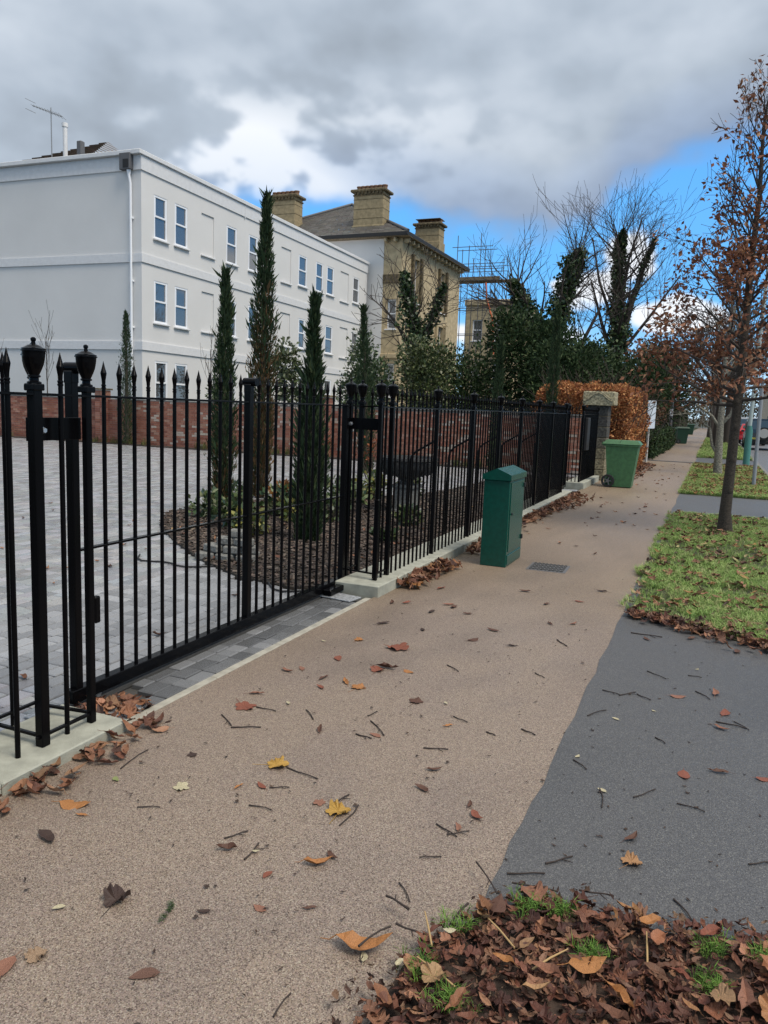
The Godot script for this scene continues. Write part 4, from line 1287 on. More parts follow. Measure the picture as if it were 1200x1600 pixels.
	part(g, "top_cap", _tube_mesh([Vector3(-0.03, 2.5, 0), Vector3(-0.03, 2.58, 0)], [0.055, 0.05], 12), M.leadgrey)
	part(g, "clip", _cbox_mesh(Vector3(0.03, 2.42, 0.0), Vector3(0.10, 0.05, 0.06), 0.006), M.leadgrey)
	var dp := thing("dark_pole", "thin dark pole rising behind the low hedge", "pole", Vector3(-2.5, 0, -50.0))
	part(dp, "shaft", _tube_mesh([Vector3(0, 0, 0), Vector3(0.05, 6.2, 0)], [0.10, 0.07], 8), M.leadgrey)
	part(dp, "tag_plate", _cbox_mesh(Vector3(0.02, 1.9, 0.11), Vector3(0.18, 0.4, 0.02), 0.004), M.upvc)
	# planter and pedestal in the bed
	var u := thing("stone_planter", "dark wide stone bowl planter on a pale pedestal in the bed", "planter", Vector3(-4.25, 0, -10.9))
	part(u, "pedestal", _cbox_mesh(Vector3(0, 0.2, 0), Vector3(0.32, 0.40, 0.32), 0.015), M.pale_stone)
	part(u, "pedestal_foot", _cbox_mesh(Vector3(0, 0.03, 0), Vector3(0.40, 0.08, 0.40), 0.012), M.pale_stone)
	part(u, "pedestal_top", _cbox_mesh(Vector3(0, 0.42, 0), Vector3(0.38, 0.05, 0.38), 0.012), M.pale_stone)
	var bw := MB.new()
	bw.lathe([Vector2(0.12, 0.445), Vector2(0.10, 0.50), Vector2(0.13, 0.54), Vector2(0.30, 0.60), Vector2(0.40, 0.70), Vector2(0.43, 0.80), Vector2(0.46, 0.82), Vector2(0.46, 0.86), Vector2(0.40, 0.86), Vector2(0.37, 0.76), Vector2(0.0, 0.74)], 24)
	for k in 16:
		bw.tube([Vector3(cos(TAU * k / 16) * 0.30, 0.60, sin(TAU * k / 16) * 0.30), Vector3(cos(TAU * k / 16) * 0.41, 0.70, sin(TAU * k / 16) * 0.41), Vector3(cos(TAU * k / 16) * 0.435, 0.80, sin(TAU * k / 16) * 0.435)], [0.03, 0.045, 0.03], 6)
	part(u, "bowl", bw.done(), M.urnstone)
	# heap of spare blocks at the edge of the bed
	var spots := [[-4.62, 0.045, -6.34, 0.3], [-4.40, 0.045, -6.36, -0.1], [-4.20, 0.045, -6.42, 0.2], [-4.52, 0.045, -6.52, 0.9], [-4.28, 0.045, -6.60, 0.0], [-4.56, 0.125, -6.40, -0.2], [-4.34, 0.125, -6.42, 0.15], [-4.22, 0.125, -6.50, 0.5], [-4.44, 0.205, -6.44, 0.05], [-4.26, 0.205, -6.46, -0.3], [-4.33, 0.285, -6.47, 0.25]]
	var places := ["at the left end of the bottom row", "in the middle of the bottom row", "at the right end of the bottom row", "behind the left of the bottom row", "behind the right of the bottom row", "left in the second layer", "middle of the second layer", "right in the second layer", "left in the third layer", "right in the third layer", "topmost of the heap"]
	for k in spots.size():
		var sp: Array = spots[k]
		single("spare_block", _cbox_mesh(Vector3.ZERO, Vector3(rr(0.16, 0.21), 0.075, rr(0.12, 0.15)), 0.012), M.pale_stone, "pale spare stone block by the bed, " + places[k], "stone block", "spare blocks heaped at the edge of the bed", Vector3(sp[0], sp[1], sp[2]), Basis(Vector3.UP, sp[3]))
	var hose := []
	var hr := []
	for k in 22:
		var f := k / 21.0
		hose.append(Vector3(lerpf(-5.3, -3.05, f), 0.012, lerpf(-6.15, -5.75, f) + 0.16 * sin(f * 9.0) + 0.08 * sin(f * 23.0)))
		hr.append(0.009)
	single("black_cable", _tube_mesh(hose, hr, 6), M.rubber, "thin black cable snaking over the paving in front of the bed", "cable")

func wheel(t: Node3D, c: Vector3, r: float, w: float) -> void:
	var mb := MB.new()
	mb.lathe([Vector2(r * 0.62, -w * 0.5), Vector2(r * 0.95, -w * 0.5), Vector2(r, -w * 0.35), Vector2(r, w * 0.35), Vector2(r * 0.95, w * 0.5), Vector2(r * 0.62, w * 0.5), Vector2(r * 0.62, -w * 0.5)], 20, Transform3D(Basis(Vector3.BACK, PI / 2), c))
	var o := part(t, "wheel", mb.done(), M.rubber)
	var h := MB.new()
	h.tube([c - Vector3(w * 0.4, 0, 0), c + Vector3(w * 0.4, 0, 0)], [r * 0.6, r * 0.6], 16)
	part(o, "rim", h.done(), M.paint_silver)

func car(label: String, at: Vector3, turn: float, m: Material, kind: String) -> void:
	# front towards -z, rear towards +z
	var t := thing("parked_car", label, "car", at, turn, "cars parked along the road")
	var boxy := kind == "offroad"
	var h := 1.82 if boxy else (1.95 if kind == "van" else 1.46)
	var half := 0.86
	var l := 2.05
	var prof := PackedVector2Array([Vector2(-l, 0.35), Vector2(l, 0.35), Vector2(l + 0.04, 0.62), Vector2(l - 0.02, 0.98), Vector2(-l + 1.15, 1.02), Vector2(-l + 0.06, 0.86), Vector2(-l - 0.03, 0.6)])
	var b := MB.new()
	b.prism(prof, Vector3(-half, 0, 0), Vector3(0, 0, 1), Vector3.UP, Vector3(half * 2, 0, 0))
	part(t, "body", b.done(), m)
	var rear := l - 0.08 if boxy or kind == "van" else l - 0.25
	var cab := MB.new()
	frustum(cab, Vector3(-half + 0.03, 0.985, -l + 1.1), Vector3(half - 0.03, 0, rear), Vector3(-half + (0.08 if boxy else 0.2), h, -l + 1.75), Vector3(half - (0.08 if boxy else 0.2), 0, rear - (0.05 if boxy or kind == "van" else 0.45)))
	part(t, "cabin", cab.done(), m)
	var rz := rear - (0.02 if boxy or kind == "van" else 0.2)
	var rk := Basis(Vector3.RIGHT, -atan2(0.03 if boxy or kind == "van" else 0.45, h - 0.985))
	part(t, "rear_window", _cbox_mesh(Vector3(0, lerpf(0.985, h, 0.55), lerpf(rear, rear - (0.05 if boxy or kind == "van" else 0.45), 0.55) + 0.004), Vector3(half * 1.45, (h - 1.0) * 0.62, 0.03), 0.01, rk), M.car_glass)
	for s in [-1.0, 1.0]:
		var inset := 0.025 if boxy else 0.085
		var sk := Basis(Vector3.BACK, s * atan2(0.05 if boxy else 0.17, h - 0.985))
		part(t, "side_window", _cbox_mesh(Vector3(s * (half - 0.035 - inset * 0.5), lerpf(0.985, h, 0.5), -0.05), Vector3(0.02, (h - 1.0) * 0.62, 2.1), 0.006, sk), M.car_glass)
		part(t, "tail_light", _cbox_mesh(Vector3(s * (half - 0.13), 0.84, l + 0.02), Vector3(0.17, 0.24, 0.05), 0.012), M.lens)
		part(t, "mirror", _cbox_mesh(Vector3(s * (half + 0.09), 1.06, -l + 1.45), Vector3(0.16, 0.13, 0.09), 0.02), m)
		for z in [-1.3, 1.28]:
			wheel(t, Vector3(s * (half - 0.08), 0.33, z), 0.33 if not boxy else 0.36, 0.22)
	part(t, "bumper", _cbox_mesh(Vector3(0, 0.46, l + 0.05), Vector3(half * 1.96, 0.2, 0.12), 0.03), m if not boxy else M.rubber)
	part(t, "number_plate", _cbox_mesh(Vector3(-0.3 if boxy else 0.0, 0.68, l + 0.035), Vector3(0.5, 0.11, 0.02), 0.004), M.plate)
	if boxy:
		var sp := MB.new()
		sp.tube([Vector3(0.1, 0.98, l + 0.02), Vector3(0.1, 0.98, l + 0.22)], [0.36, 0.36], 24)
		var o := part(t, "spare_wheel", sp.done(), M.rubber)
		var cv := MB.new()
		cv.tube([Vector3(0.1, 0.98, l + 0.22), Vector3(0.1, 0.98, l + 0.235)], [0.27, 0.26], 24)
		part(o, "cover", cv.done(), M.blind)

func build_cars() -> void:
	car("black off-road car with a spare wheel on its back", Vector3(2.55, -0.1, -52.0), 0.0, M.paint_black, "offroad")
	car("red hatchback parked beyond the dark tree trunks", Vector3(2.45, -0.1, -61.5), 0.0, M.paint_red, "hatch")
	car("white van parked farthest along the near kerb", Vector3(2.5, -0.1, -70.0), 0.0, M.paint_white, "van")
	car("silver car on the far side of the road at the right edge", Vector3(7.6, -0.1, -78.0), PI, M.paint_silver, "hatch")

# ---------------------------------------------------------------- plants
func branch(mb: MB, p: Vector3, d: Vector3, l: float, r: float, lev: int, o: Dictionary, tips: Array) -> void:
	var n := 3 if lev > 1 else 4
	var pts := [p]
	var rad := [r]
	var dd := d
	var at := p
	for k in n:
		dd = (dd + rdir() * o.bend + Vector3.UP * o.up).normalized()
		at += dd * l / n
		pts.append(at)
		rad.append(maxf(r * (1.0 - 0.75 * (k + 1.0) / n), o.get("rmin", 0.004)))
	mb.tube(pts, rad, 3 if lev >= 2 else 5, false)
	if lev >= o.levels:
		for k in range(1, pts.size()):
			tips.append([pts[k], dd])
		return
	var m: int = o.n[mini(lev, o.n.size() - 1)]
	for k in m:
		var f := lerpf(o.get("start", 0.25), 1.0, (k + R.randf()) / m)
		var j := clampi(int(f * n), 0, n - 1)
		var q: Vector3 = pts[j].lerp(pts[j + 1], f * n - j)
		var side := dd.cross(rdir()).normalized()
		var nd := (dd * cos(o.ang) + side * sin(o.ang)).normalized()
		branch(mb, q, nd, l * rr(0.45, 0.75) * o.get("shrink", 0.9), maxf(r * 0.5 * (1.0 - 0.4 * f), o.get("rmin", 0.004)), lev + 1, o, tips)

func leafy(mb: MB, blobs: Array, n: int, size: float, cols: Array, gap: float, sd: int, up := 0.0, four := false) -> void:
	# leaves spread through the volume of several blobs, denser towards their skins, with gaps where a noise is low
	var f := noise(sd, gap, 3)
	var vol := []
	var total := 0.0
	for b in blobs:
		var s: float = pow(b[1].x * b[1].y * b[1].z, 0.67)
		total += s
		vol.append(total)
	var made := 0
	var tries := 0
	while made < n and tries < n * 6:
		tries += 1
		var pick := R.randf() * total
		var k := 0
		while vol[k] < pick:
			k += 1
		var b: Array = blobs[k]
		var d := rdir()
		var rad := pow(R.randf(), 0.4) * (0.86 + 0.5 * f.get_noise_3dv(b[0] + d * 3.1))
		var p: Vector3 = b[0] + d * b[1] * rad
		if p.y < 0.02 or f.get_noise_3dv(p * 2.3) < -0.22:
			continue
		made += 1
		mb.col = vary(cols[R.randi() % cols.size()], 0.28)
		var dir := (d + rdir() * 0.9 + Vector3.UP * up).normalized()
		var s := dir.cross(rdir()).normalized()
		var l := size * rr(0.6, 1.3)
		if four:
			mb.leaf(p, dir, s, l, l * 0.26, 0.35)
		else:
			mb.chip(p, dir, s, l, l * 0.3)

func cypress(label: String, at: Vector3, h: float, w: float, n: int, sd: int, brown := 0.0, lean := 0.0, wisp := 0.0) -> void:
	R.seed = sd
	var t := thing("cypress_tree", label, "tree", at, 0.0, "slim cypresses")
	part(t, "trunk", _tube_mesh([Vector3(0, -0.02, 0), Vector3(lean * 0.5, h * 0.5, 0), Vector3(lean, h * 0.96, 0)], [w * 0.12 + 0.01, w * 0.09, 0.006], 8), M.bark)
	var f := noise(sd, 1.6, 3)
	var mb := MB.new()
	for k in int(n * 2.3):
		var y := pow(R.randf(), 0.95 + wisp)
		var a := R.randf() * TAU
		var env := (0.55 + 0.45 * smoothstep(0.0, 0.28, y)) * pow(1.0 - y, 0.36) * (1.0 - 0.75 * smoothstep(0.6 - 0.3 * wisp, 0.95, y) * minf(1.0, 0.4 + wisp)) + 0.02
		var lump := 0.80 + 0.85 * f.get_noise_3d(cos(a) * 1.4, y * h * 1.6, sin(a) * 1.4)
		var rad := w * 0.5 * env * lump * pow(R.randf(), 0.35)
		var p := Vector3(cos(a) * rad + lean * y, y * h * 0.96, sin(a) * rad)
		var out := Vector3(cos(a), 0, sin(a))
		var d := (Vector3.UP * rr(0.9, 1.6) + out * rr(0.1, 0.75 + wisp) + rdir() * 0.3).normalized()
		var s := d.cross(rdir()).normalized()
		var dead := brown > 0.0 and y < brown + rr(-0.22, 0.22) and R.randf() < 0.72
		mb.col = vary(Color(0.115, 0.07, 0.032) if dead else Color(0.030, 0.052, 0.024), 0.42)
		if R.randf() < 0.12 and not dead:
			mb.col = Color(0.075, 0.105, 0.045)
		var l := rr(0.03, 0.085) * (0.7 + h * 0.09) * (1.0 + wisp * 0.6)
		if R.randf() < 0.05:
			l *= rr(1.6, 2.6)
		mb.chip(p, d, s, l, l * 0.11)
	part(t, "foliage", mb.done(), M.leaf)

func hedge_box(label: String, base: String, lo: Vector3, hi: Vector3, per_m2: float, size: float, cols: Array, sd: int, bulge := 0.12) -> void:
	R.seed = sd
	var c := (lo + hi) * 0.5
	var t := thing(base, label, "hedge", Vector3(c.x, 0, c.z))
	var h := (hi - lo) * 0.5
	var tw := MB.new()
	var tips := []
	for k in int(6.0 * (hi.x - lo.x) * (hi.z - lo.z)) + 10:   # the stems and twigs that carry the leaves
		branch(tw, Vector3(rr(-h.x, h.x) * 0.85, 0, rr(-h.z, h.z) * 0.92), (Vector3.UP + rdir() * 0.3).normalized(), hi.y * 0.92, 0.022, 1, {"n": [7, 4], "ang": 0.75, "up": 0.05, "bend": 0.14, "levels": 2, "start": 0.08, "rmin": 0.006}, tips)
	part(t, "branches", tw.done(), M.bark)
	var f := noise(sd, 0.7, 3)
	var mb := MB.new()
	for face in [[0, 1.0], [0, -1.0], [2, 1.0], [1, 1.0], [2, -1.0]]:
		var ax: int = face[0]
		var b := (ax + 1) % 3
		var d := (ax + 2) % 3
		var n := int(per_m2 * 4.0 * h[b] * h[d])
		for k in n:
			var p := Vector3.ZERO
			p[b] = h[b] * rr(-1, 1)
			p[d] = h[d] * rr(-1, 1)
			p[ax] = face[1] * h[ax]
			var out := Vector3.ZERO
			out[ax] = face[1]
			# rounded corners and a lumpy skin
			var e := Vector3(maxf(absf(p.x) / h.x, 0), maxf(p.y / h.y, 0), absf(p.z) / h.z)
			p -= Vector3(p.x * pow(e.y, 14.0) * 0.10 * minf(1.0, 1.0 / h.x), p.y * (pow(e.x, 14.0) + pow(e.z, 14.0)) * 0.06, p.z * pow(e.y, 14.0) * 0.10 * minf(1.0, 1.0 / h.z))
			p += out * (bulge * f.get_noise_3dv((p + c) * 1.7) * 1.6 - R.randf() * R.randf() * 0.55)
			p.y += c.y
			if p.y < 0.05:
				continue
			mb.col = vary(cols[R.randi() % cols.size()], 0.28)
			var dir := (out * 0.5 + rdir()).normalized()
			mb.chip(p, dir, dir.cross(rdir()).normalized(), size * rr(0.6, 1.3), size * 0.34)
	part(t, "foliage", mb.done(), M.leaf)

func bush(label: String, base: String, at: Vector3, blobs: Array, n: int, size: float, cols: Array, sd: int, gloss := false, category := "shrub", stems := 5, group := "") -> Node3D:
	R.seed = sd
	var t := thing(base, label, category, at, 0.0, group)
	var s := MB.new()
	var tips := []
	for k in stems:
		var b: Array = blobs[k % blobs.size()]
		var d: Vector3 = (b[0] + rdir() * b[1] * 0.5)
		var l := d.length()
		branch(s, Vector3(rr(-0.05, 0.05), -0.02, rr(-0.05, 0.05)) * 1.0, d.normalized(), l * 0.9, 0.012 + l * 0.008, 1, {"n": [4, 3], "ang": 0.6, "up": 0.05, "bend": 0.15, "levels": 2}, tips)
	part(t, "stem", s.done(), M.bark_dark)
	var mb := MB.new()
	leafy(mb, blobs, n, size, cols, 0.9, sd, 0.2)
	part(t, "foliage", mb.done(), M.gloss_leaf if gloss else M.leaf)
	return t

func ivy_along(mb: MB, pts: Array, r: Array, n: int, size: float, sd: int) -> void:
	var f := noise(sd, 0.8, 3)
	var cols := [Color(0.022, 0.042, 0.016), Color(0.03, 0.058, 0.02), Color(0.045, 0.08, 0.026), Color(0.06, 0.09, 0.03)]
	for k in n:
		var u := R.randf() * (pts.size() - 1)
		var j := mini(int(u), pts.size() - 2)
		var c: Vector3 = pts[j].lerp(pts[j + 1], u - j)
		var rad: float = lerpf(r[j], r[j + 1], u - j)
		var d := rdir()
		var p := c + d * rad * pow(R.randf(), 0.45) * (0.85 + 0.9 * f.get_noise_3dv(c + d))
		mb.col = vary(cols[R.randi() % 4], 0.3)
		var dir := (rdir() + Vector3.DOWN * 0.2).normalized()
		mb.chip(p, dir, dir.cross(rdir()).normalized(), size * rr(0.6, 1.3), size * 0.42)

func bare_tree(label: String, base: String, at: Vector3, limbs: Array, sd: int, o: Dictionary, bark: Material, ivy := [], group := "") -> Node3D:
	# limbs: [points, start radius, end radius, number of branches, first branch along, branch length]
	R.seed = sd
	var t := thing(base, label, "tree", at, 0.0, group)
	var w := MB.new()
	var tw := MB.new()
	var tips := []
	for l in limbs:
		var p: Array = l[0]
		var rad := []
		for k in p.size():
			rad.append(lerpf(l[1], l[2], float(k) / (p.size() - 1)))
		w.tube(p, rad, 10)
		for k in l[3]:
			var u: float = lerpf(l[4], 0.999, (k + R.randf()) / l[3]) * (p.size() - 1)
			var j := mini(int(u), p.size() - 2)
			var q: Vector3 = p[j].lerp(p[j + 1], u - j)
			var d: Vector3 = (p[j + 1] - p[j]).normalized()
			var side := d.cross(rdir()).normalized()
			var a: float = o.get("off", 0.9) * rr(0.6, 1.15)
			branch(tw, q, (d * cos(a) + side * sin(a) + Vector3.UP * o.get("lift", 0.1)).normalized(), l[5] * rr(0.7, 1.2), lerpf(l[1], l[2], u / (p.size() - 1)) * 0.4, 1, o, tips)
	part(t, "trunk", w.done(), bark)
	part(t, "twigs", tw.done(), bark if o.get("same", false) else M.bark_dark)
	if ivy.size() > 0:
		var mb := MB.new()
		for v in ivy:
			ivy_along(mb, v[0], v[1], v[2], 0.17, sd)
		part(t, "ivy", mb.done(), M.gloss_leaf)
	t.set_meta("tips", tips.size())
	t.remove_meta("tips")
	tree_tips = tips
	return t

var tree_tips := []

func build_trees() -> void:
	var evergreen := [Color(0.018, 0.034, 0.014), Color(0.024, 0.045, 0.017), Color(0.035, 0.06, 0.022), Color(0.05, 0.075, 0.028)]
	var olive := [Color(0.06, 0.085, 0.03), Color(0.085, 0.11, 0.04), Color(0.12, 0.14, 0.055), Color(0.04, 0.06, 0.022), Color(0.16, 0.17, 0.075)]
	# ---- the oak on the verge
	var tr := [Vector3(0, -0.02, 0), Vector3(-0.02, 0.3, 0), Vector3(-0.01, 0.8, 0.01), Vector3(0.01, 2.1, 0), Vector3(0.0, 3.56, 0.02), Vector3(0.02, 4.64, 0), Vector3(-0.01, 5.4, 0.02), Vector3(0.03, 6.05, 0.0)]
	R.seed = 61
	var oak := thing("young_oak", "young oak with brown withered leaves standing on the verge", "tree", Vector3(0.26, 0, -11.86))
	var w := MB.new()
	w.tube(tr, [0.115, 0.080, 0.070, 0.062, 0.045, 0.031, 0.019, 0.007], 14)
	for k in 5:   # swellings and pruning scars
		var y: float = [0.62, 1.05, 1.5, 1.85, 0.2][k]
		w.tube([Vector3(rr(-0.03, 0.03), y - 0.05, 0.02), Vector3(rr(-0.03, 0.03), y, 0.05), Vector3(0, y + 0.05, 0.02)], [0.042, 0.052, 0.042], 8)
	part(oak, "trunk", w.done(), M.bark)
	var tips := []
	var br := MB.new()
	var n := 64
	for k in n:
		var f := (k + R.randf() * 0.8) / n
		var y := lerpf(1.78, 5.75, pow(f, 1.12))
		var az := k * 2.4 + rr(-0.4, 0.4)
		if k < 4:
			az = [PI, PI * 0.82, 0.3, PI * 1.15][k]
		var rise := lerpf(0.12, 1.5, f)
		var d := Vector3(cos(az), rise, sin(az)).normalized()
		var l := (lerpf(1.5, 0.5, pow(f, 0.8)) if f > 0.12 else 1.15) * rr(0.8, 1.15)
		branch(br, Vector3(0, y, 0), d, l, lerpf(0.026, 0.009, f), 1, {"n": [6, 4], "ang": 0.75, "up": 0.10 if f > 0.25 else 0.03, "bend": 0.16, "levels": 3, "start": 0.2, "rmin": 0.0028, "shrink": 0.85}, tips)
	for s in [[-0.3, 4.4, 1.2], [0.2, 4.5, 1.1]]:   # bare upright shoots
		br.tube([Vector3(s[0] * 0.4, s[1] - 0.7, 0), Vector3(s[0], s[1], 0.05), Vector3(s[0] - 0.02, s[1] + s[2] * 0.6, 0.02), Vector3(s[0] + 0.03, s[1] + s[2], 0)], [0.012, 0.009, 0.006, 0.003], 5)
	part(oak, "branches", br.done(), M.bark_dark)
	var lv := MB.new()
	var brown := [Color(0.19, 0.078, 0.046), Color(0.24, 0.105, 0.06), Color(0.14, 0.058, 0.036), Color(0.30, 0.145, 0.082), Color(0.40, 0.22, 0.13), Color(0.21, 0.088, 0.05)]
	for q in tips:
		var p: Vector3 = q[0]
		var keep := 1.0 if p.y < 3.9 else (0.45 if p.y < 4.6 else 0.12)
		if p.y < 1.78 or p.x < -1.5:
			continue
		if R.randf() > keep:
			continue
		for j in (3 + R.randi() % 4 if p.y < 3.9 else 2 + R.randi() % 4):
			lv.col = vary(brown[R.randi() % 6], 0.3)
			var d: Vector3 = (q[1] * 0.5 + rdir() + Vector3.DOWN * 0.35).normalized()
			var l := rr(0.05, 0.105)
			lv.leaf(p + rdir() * 0.09, d, d.cross(rdir()).normalized(), l, l * rr(0.2, 0.32), rr(0.1, 0.7))
	part(oak, "leaves", lv.done(), M.leaf)
	# ---- pale young tree on the second verge
	bare_tree("pale barked young street tree on the leaf strewn verge", "young_street_tree", Vector3(0.19, 0, -24.35), [
		[[Vector3(0, -0.02, 0), Vector3(-0.02, 0.4, 0), Vector3(-0.05, 1.52, 0), Vector3(-0.04, 2.61, 0), Vector3(-0.09, 3.69, 0), Vector3(0.05, 4.8, 0)], 0.14, 0.03, 12, 0.55, 1.0],
		[[Vector3(-0.05, 1.35, 0), Vector3(-0.3, 1.7, 0.1), Vector3(-0.75, 2.0, 0.15)], 0.05, 0.03, 5, 0.4, 0.9],
		[[Vector3(-0.04, 1.45, 0), Vector3(0.2, 1.75, 0), Vector3(0.45, 2.5, 0.1), Vector3(0.6, 3.2, 0.1)], 0.055, 0.03, 6, 0.4, 0.9],
		[[Vector3(-0.02, 0.55, 0), Vector3(-0.22, 0.85, 0), Vector3(-0.32, 1.35, 0), Vector3(-0.5, 1.45, 0)], 0.05, 0.03, 2, 0.5, 0.6]], 63, {"n": [4, 3], "ang": 0.7, "up": 0.08, "bend": 0.15, "levels": 2, "same": true, "rmin": 0.008}, M.bark_pale)
	# ---- ivy clad trees behind the railings
	var big := {"n": [6, 4, 3], "ang": 0.58, "up": 0.055, "bend": 0.14, "levels": 3, "start": 0.15, "rmin": 0.0075, "off": 1.0, "shrink": 1.0}
	var a1 := [Vector3(0.1, -0.05, 0), Vector3(-0.1, 3.0, 0), Vector3(-0.3, 4.6, 0), Vector3(-1.3, 6.5, 0.2), Vector3(-1.9, 7.7, 0.4)]
	var a2 := [Vector3(-0.3, 4.2, 0), Vector3(0.2, 6.0, -0.1), Vector3(0.7, 8.0, -0.2), Vector3(1.0, 9.0, -0.2)]
	bare_tree("bare tree with two ivy wrapped limbs spreading in a fork", "ivy_tree", Vector3(-7.5, 0, -37.2), [[a1, 0.38, 0.1, 15, 0.55, 2.4], [a2, 0.26, 0.07, 15, 0.3, 2.2], [[Vector3(0.1, 3.0, 0), Vector3(1.3, 4.6, -0.2), Vector3(2.2, 6.6, -0.2)], 0.15, 0.05, 8, 0.4, 1.9], [[Vector3(-0.25, 4.4, 0), Vector3(-1.9, 5.8, 0.1), Vector3(-3.0, 7.4, 0.2)], 0.12, 0.04, 9, 0.3, 1.9]], 65, big, M.bark_dark,
		[[a1, [1.5, 1.5, 1.0, 0.6, 0.25], 9000], [a2, [0.7, 0.75, 0.8, 0.35], 5200], [[Vector3(0.1, 2.0, 0), Vector3(1.3, 4.0, -0.2), Vector3(2.0, 4.6, -0.2)], [1.4, 1.0, 0.5], 4500]], "ivy clad bare trees")
	var b1 := [Vector3(0, -0.05, 0), Vector3(0, 2.6, 0), Vector3(-0.1, 5.8, 0), Vector3(-0.3, 9.6, 0), Vector3(-0.2, 10.8, 0)]
	var b2 := [Vector3(0, 4.6, 0), Vector3(0.4, 7.1, -0.1), Vector3(0.9, 9.1, -0.1), Vector3(1.4, 10.4, 0)]
	bare_tree("tall bare tree with a straight ivy covered trunk right of the fork", "ivy_tree", Vector3(-4.9, 0, -41.7), [[b1, 0.36, 0.06, 20, 0.45, 2.5], [b2, 0.2, 0.05, 13, 0.2, 2.3], [[Vector3(0, 4.0, 0), Vector3(-0.9, 6.2, 0), Vector3(-1.6, 8.4, 0)], 0.14, 0.04, 10, 0.2, 2.1], [[Vector3(0, 4.6, 0), Vector3(1.4, 6.6, 0), Vector3(2.7, 8.6, 0)], 0.1, 0.03, 9, 0.3, 1.9], [[Vector3(-0.1, 6.5, 0), Vector3(0.2, 9.4, 0.2), Vector3(0.7, 11.4, 0.2)], 0.1, 0.03, 9, 0.3, 1.6], [[Vector3(-0.1, 5.6, 0), Vector3(-1.2, 8.4, 0), Vector3(-1.7, 10.6, 0)], 0.1, 0.03, 9, 0.3, 1.7]], 67, big, M.bark_dark,
		[[b1, [1.6, 1.5, 0.8, 0.32, 0.12], 10500], [b2, [0.3, 0.24, 0.16, 0.06], 900], [[Vector3(0, 2.0, 0), Vector3(-1.2, 4.4, 0), Vector3(-2.0, 3.0, 0)], [1.2, 0.5, 0.5], 2500]], "ivy clad bare trees")
	var c1 := [Vector3(0, -0.05, 0), Vector3(0, 2.2, 0), Vector3(0, 4.5, 0), Vector3(-0.5, 6.2, 0.1), Vector3(-0.75, 7.7, 0.2)]
	var c2 := [Vector3(0, 4.0, 0), Vector3(0.6, 6.0, -0.3), Vector3(0.95, 7.2, -0.4)]
	bare_tree("small bare tree with ivy in front of the stone villa", "ivy_tree", Vector3(-12.8, 0, -33.6), [[c1, 0.2, 0.04, 22, 0.4, 1.7], [c2, 0.12, 0.04, 12, 0.3, 1.4], [[Vector3(0, 3.6, 0), Vector3(-1.1, 5.4, 0), Vector3(-2.0, 6.4, 0)], 0.1, 0.03, 12, 0.3, 1.5]], 69, {"n": [5, 4], "ang": 0.7, "up": 0.06, "bend": 0.18, "levels": 2, "start": 0.15, "rmin": 0.012, "off": 1.1}, M.bark_dark,
		[[c1, [0.3, 0.35, 0.75, 0.55, 0.18], 4200], [c2, [0.5, 0.35, 0.12], 1000]], "ivy clad bare trees")
	# ---- evergreens behind the railings
	bush("broad dark yew behind the railings, between the two slim cypresses", "evergreen_tree", Vector3(-7.6, 0, -30.5), [[Vector3(-1.7, 2.1, 0.3), Vector3(1.6, 2.2, 1.5)], [Vector3(0.2, 3.4, -0.6), Vector3(1.8, 2.4, 1.5)], [Vector3(1.7, 2.4, 0), Vector3(1.8, 2.5, 1.5)], [Vector3(-0.5, 4.7, -0.8), Vector3(1.0, 1.3, 0.9)], [Vector3(1.5, 4.2, -0.6), Vector3(1.1, 1.3, 1.0)]], 22000, 0.15, evergreen, 71, false, "tree", 6)
	bush("dark bushy evergreen just left of the copper hedge", "evergreen_tree", Vector3(-5.1, 0, -28.5), [[Vector3(-0.2, 1.9, 0), Vector3(1.4, 2.0, 1.2)], [Vector3(0.5, 3.1, -0.6), Vector3(1.2, 1.4, 1.0)], [Vector3(-0.8, 3.3, -0.6), Vector3(0.9, 1.2, 0.9)]], 9500, 0.13, evergreen, 72, false, "tree", 5)
	bush("dark spreading evergreen behind the copper hedge", "evergreen_tree", Vector3(-4.0, 0, -35.5), [[Vector3(0, 2.1, 0), Vector3(1.7, 2.2, 1.7)], [Vector3(1.0, 3.2, -0.6), Vector3(1.4, 1.3, 1.2)], [Vector3(-0.9, 3.2, 0), Vector3(1.0, 1.4, 1.0)]], 10000, 0.15, evergreen, 73, false, "tree", 6)
	bush("dull brown leafless thicket between the villa and the yew", "thicket", Vector3(-10.6, 0, -34.5), [[Vector3(0, 2.6, 0), Vector3(2.2, 2.2, 1.6)], [Vector3(-2.2, 2.2, 0), Vector3(1.4, 1.7, 1.2)]], 5200, 0.10, [Color(0.06, 0.05, 0.03), Color(0.045, 0.05, 0.025), Color(0.09, 0.075, 0.045)], 74, false, "shrub", 26)
	bush("olive green leafy bush in front of the stone villa", "leafy_bush", Vector3(-10.4, 0, -28.0), [[Vector3(0, 2.2, 0), Vector3(1.15, 2.0, 1.0)], [Vector3(-0.4, 3.4, 0), Vector3(0.8, 1.1, 0.8)], [Vector3(0.5, 3.3, -0.2), Vector3(0.8, 1.0, 0.8)]], 7500, 0.13, olive, 75, true)
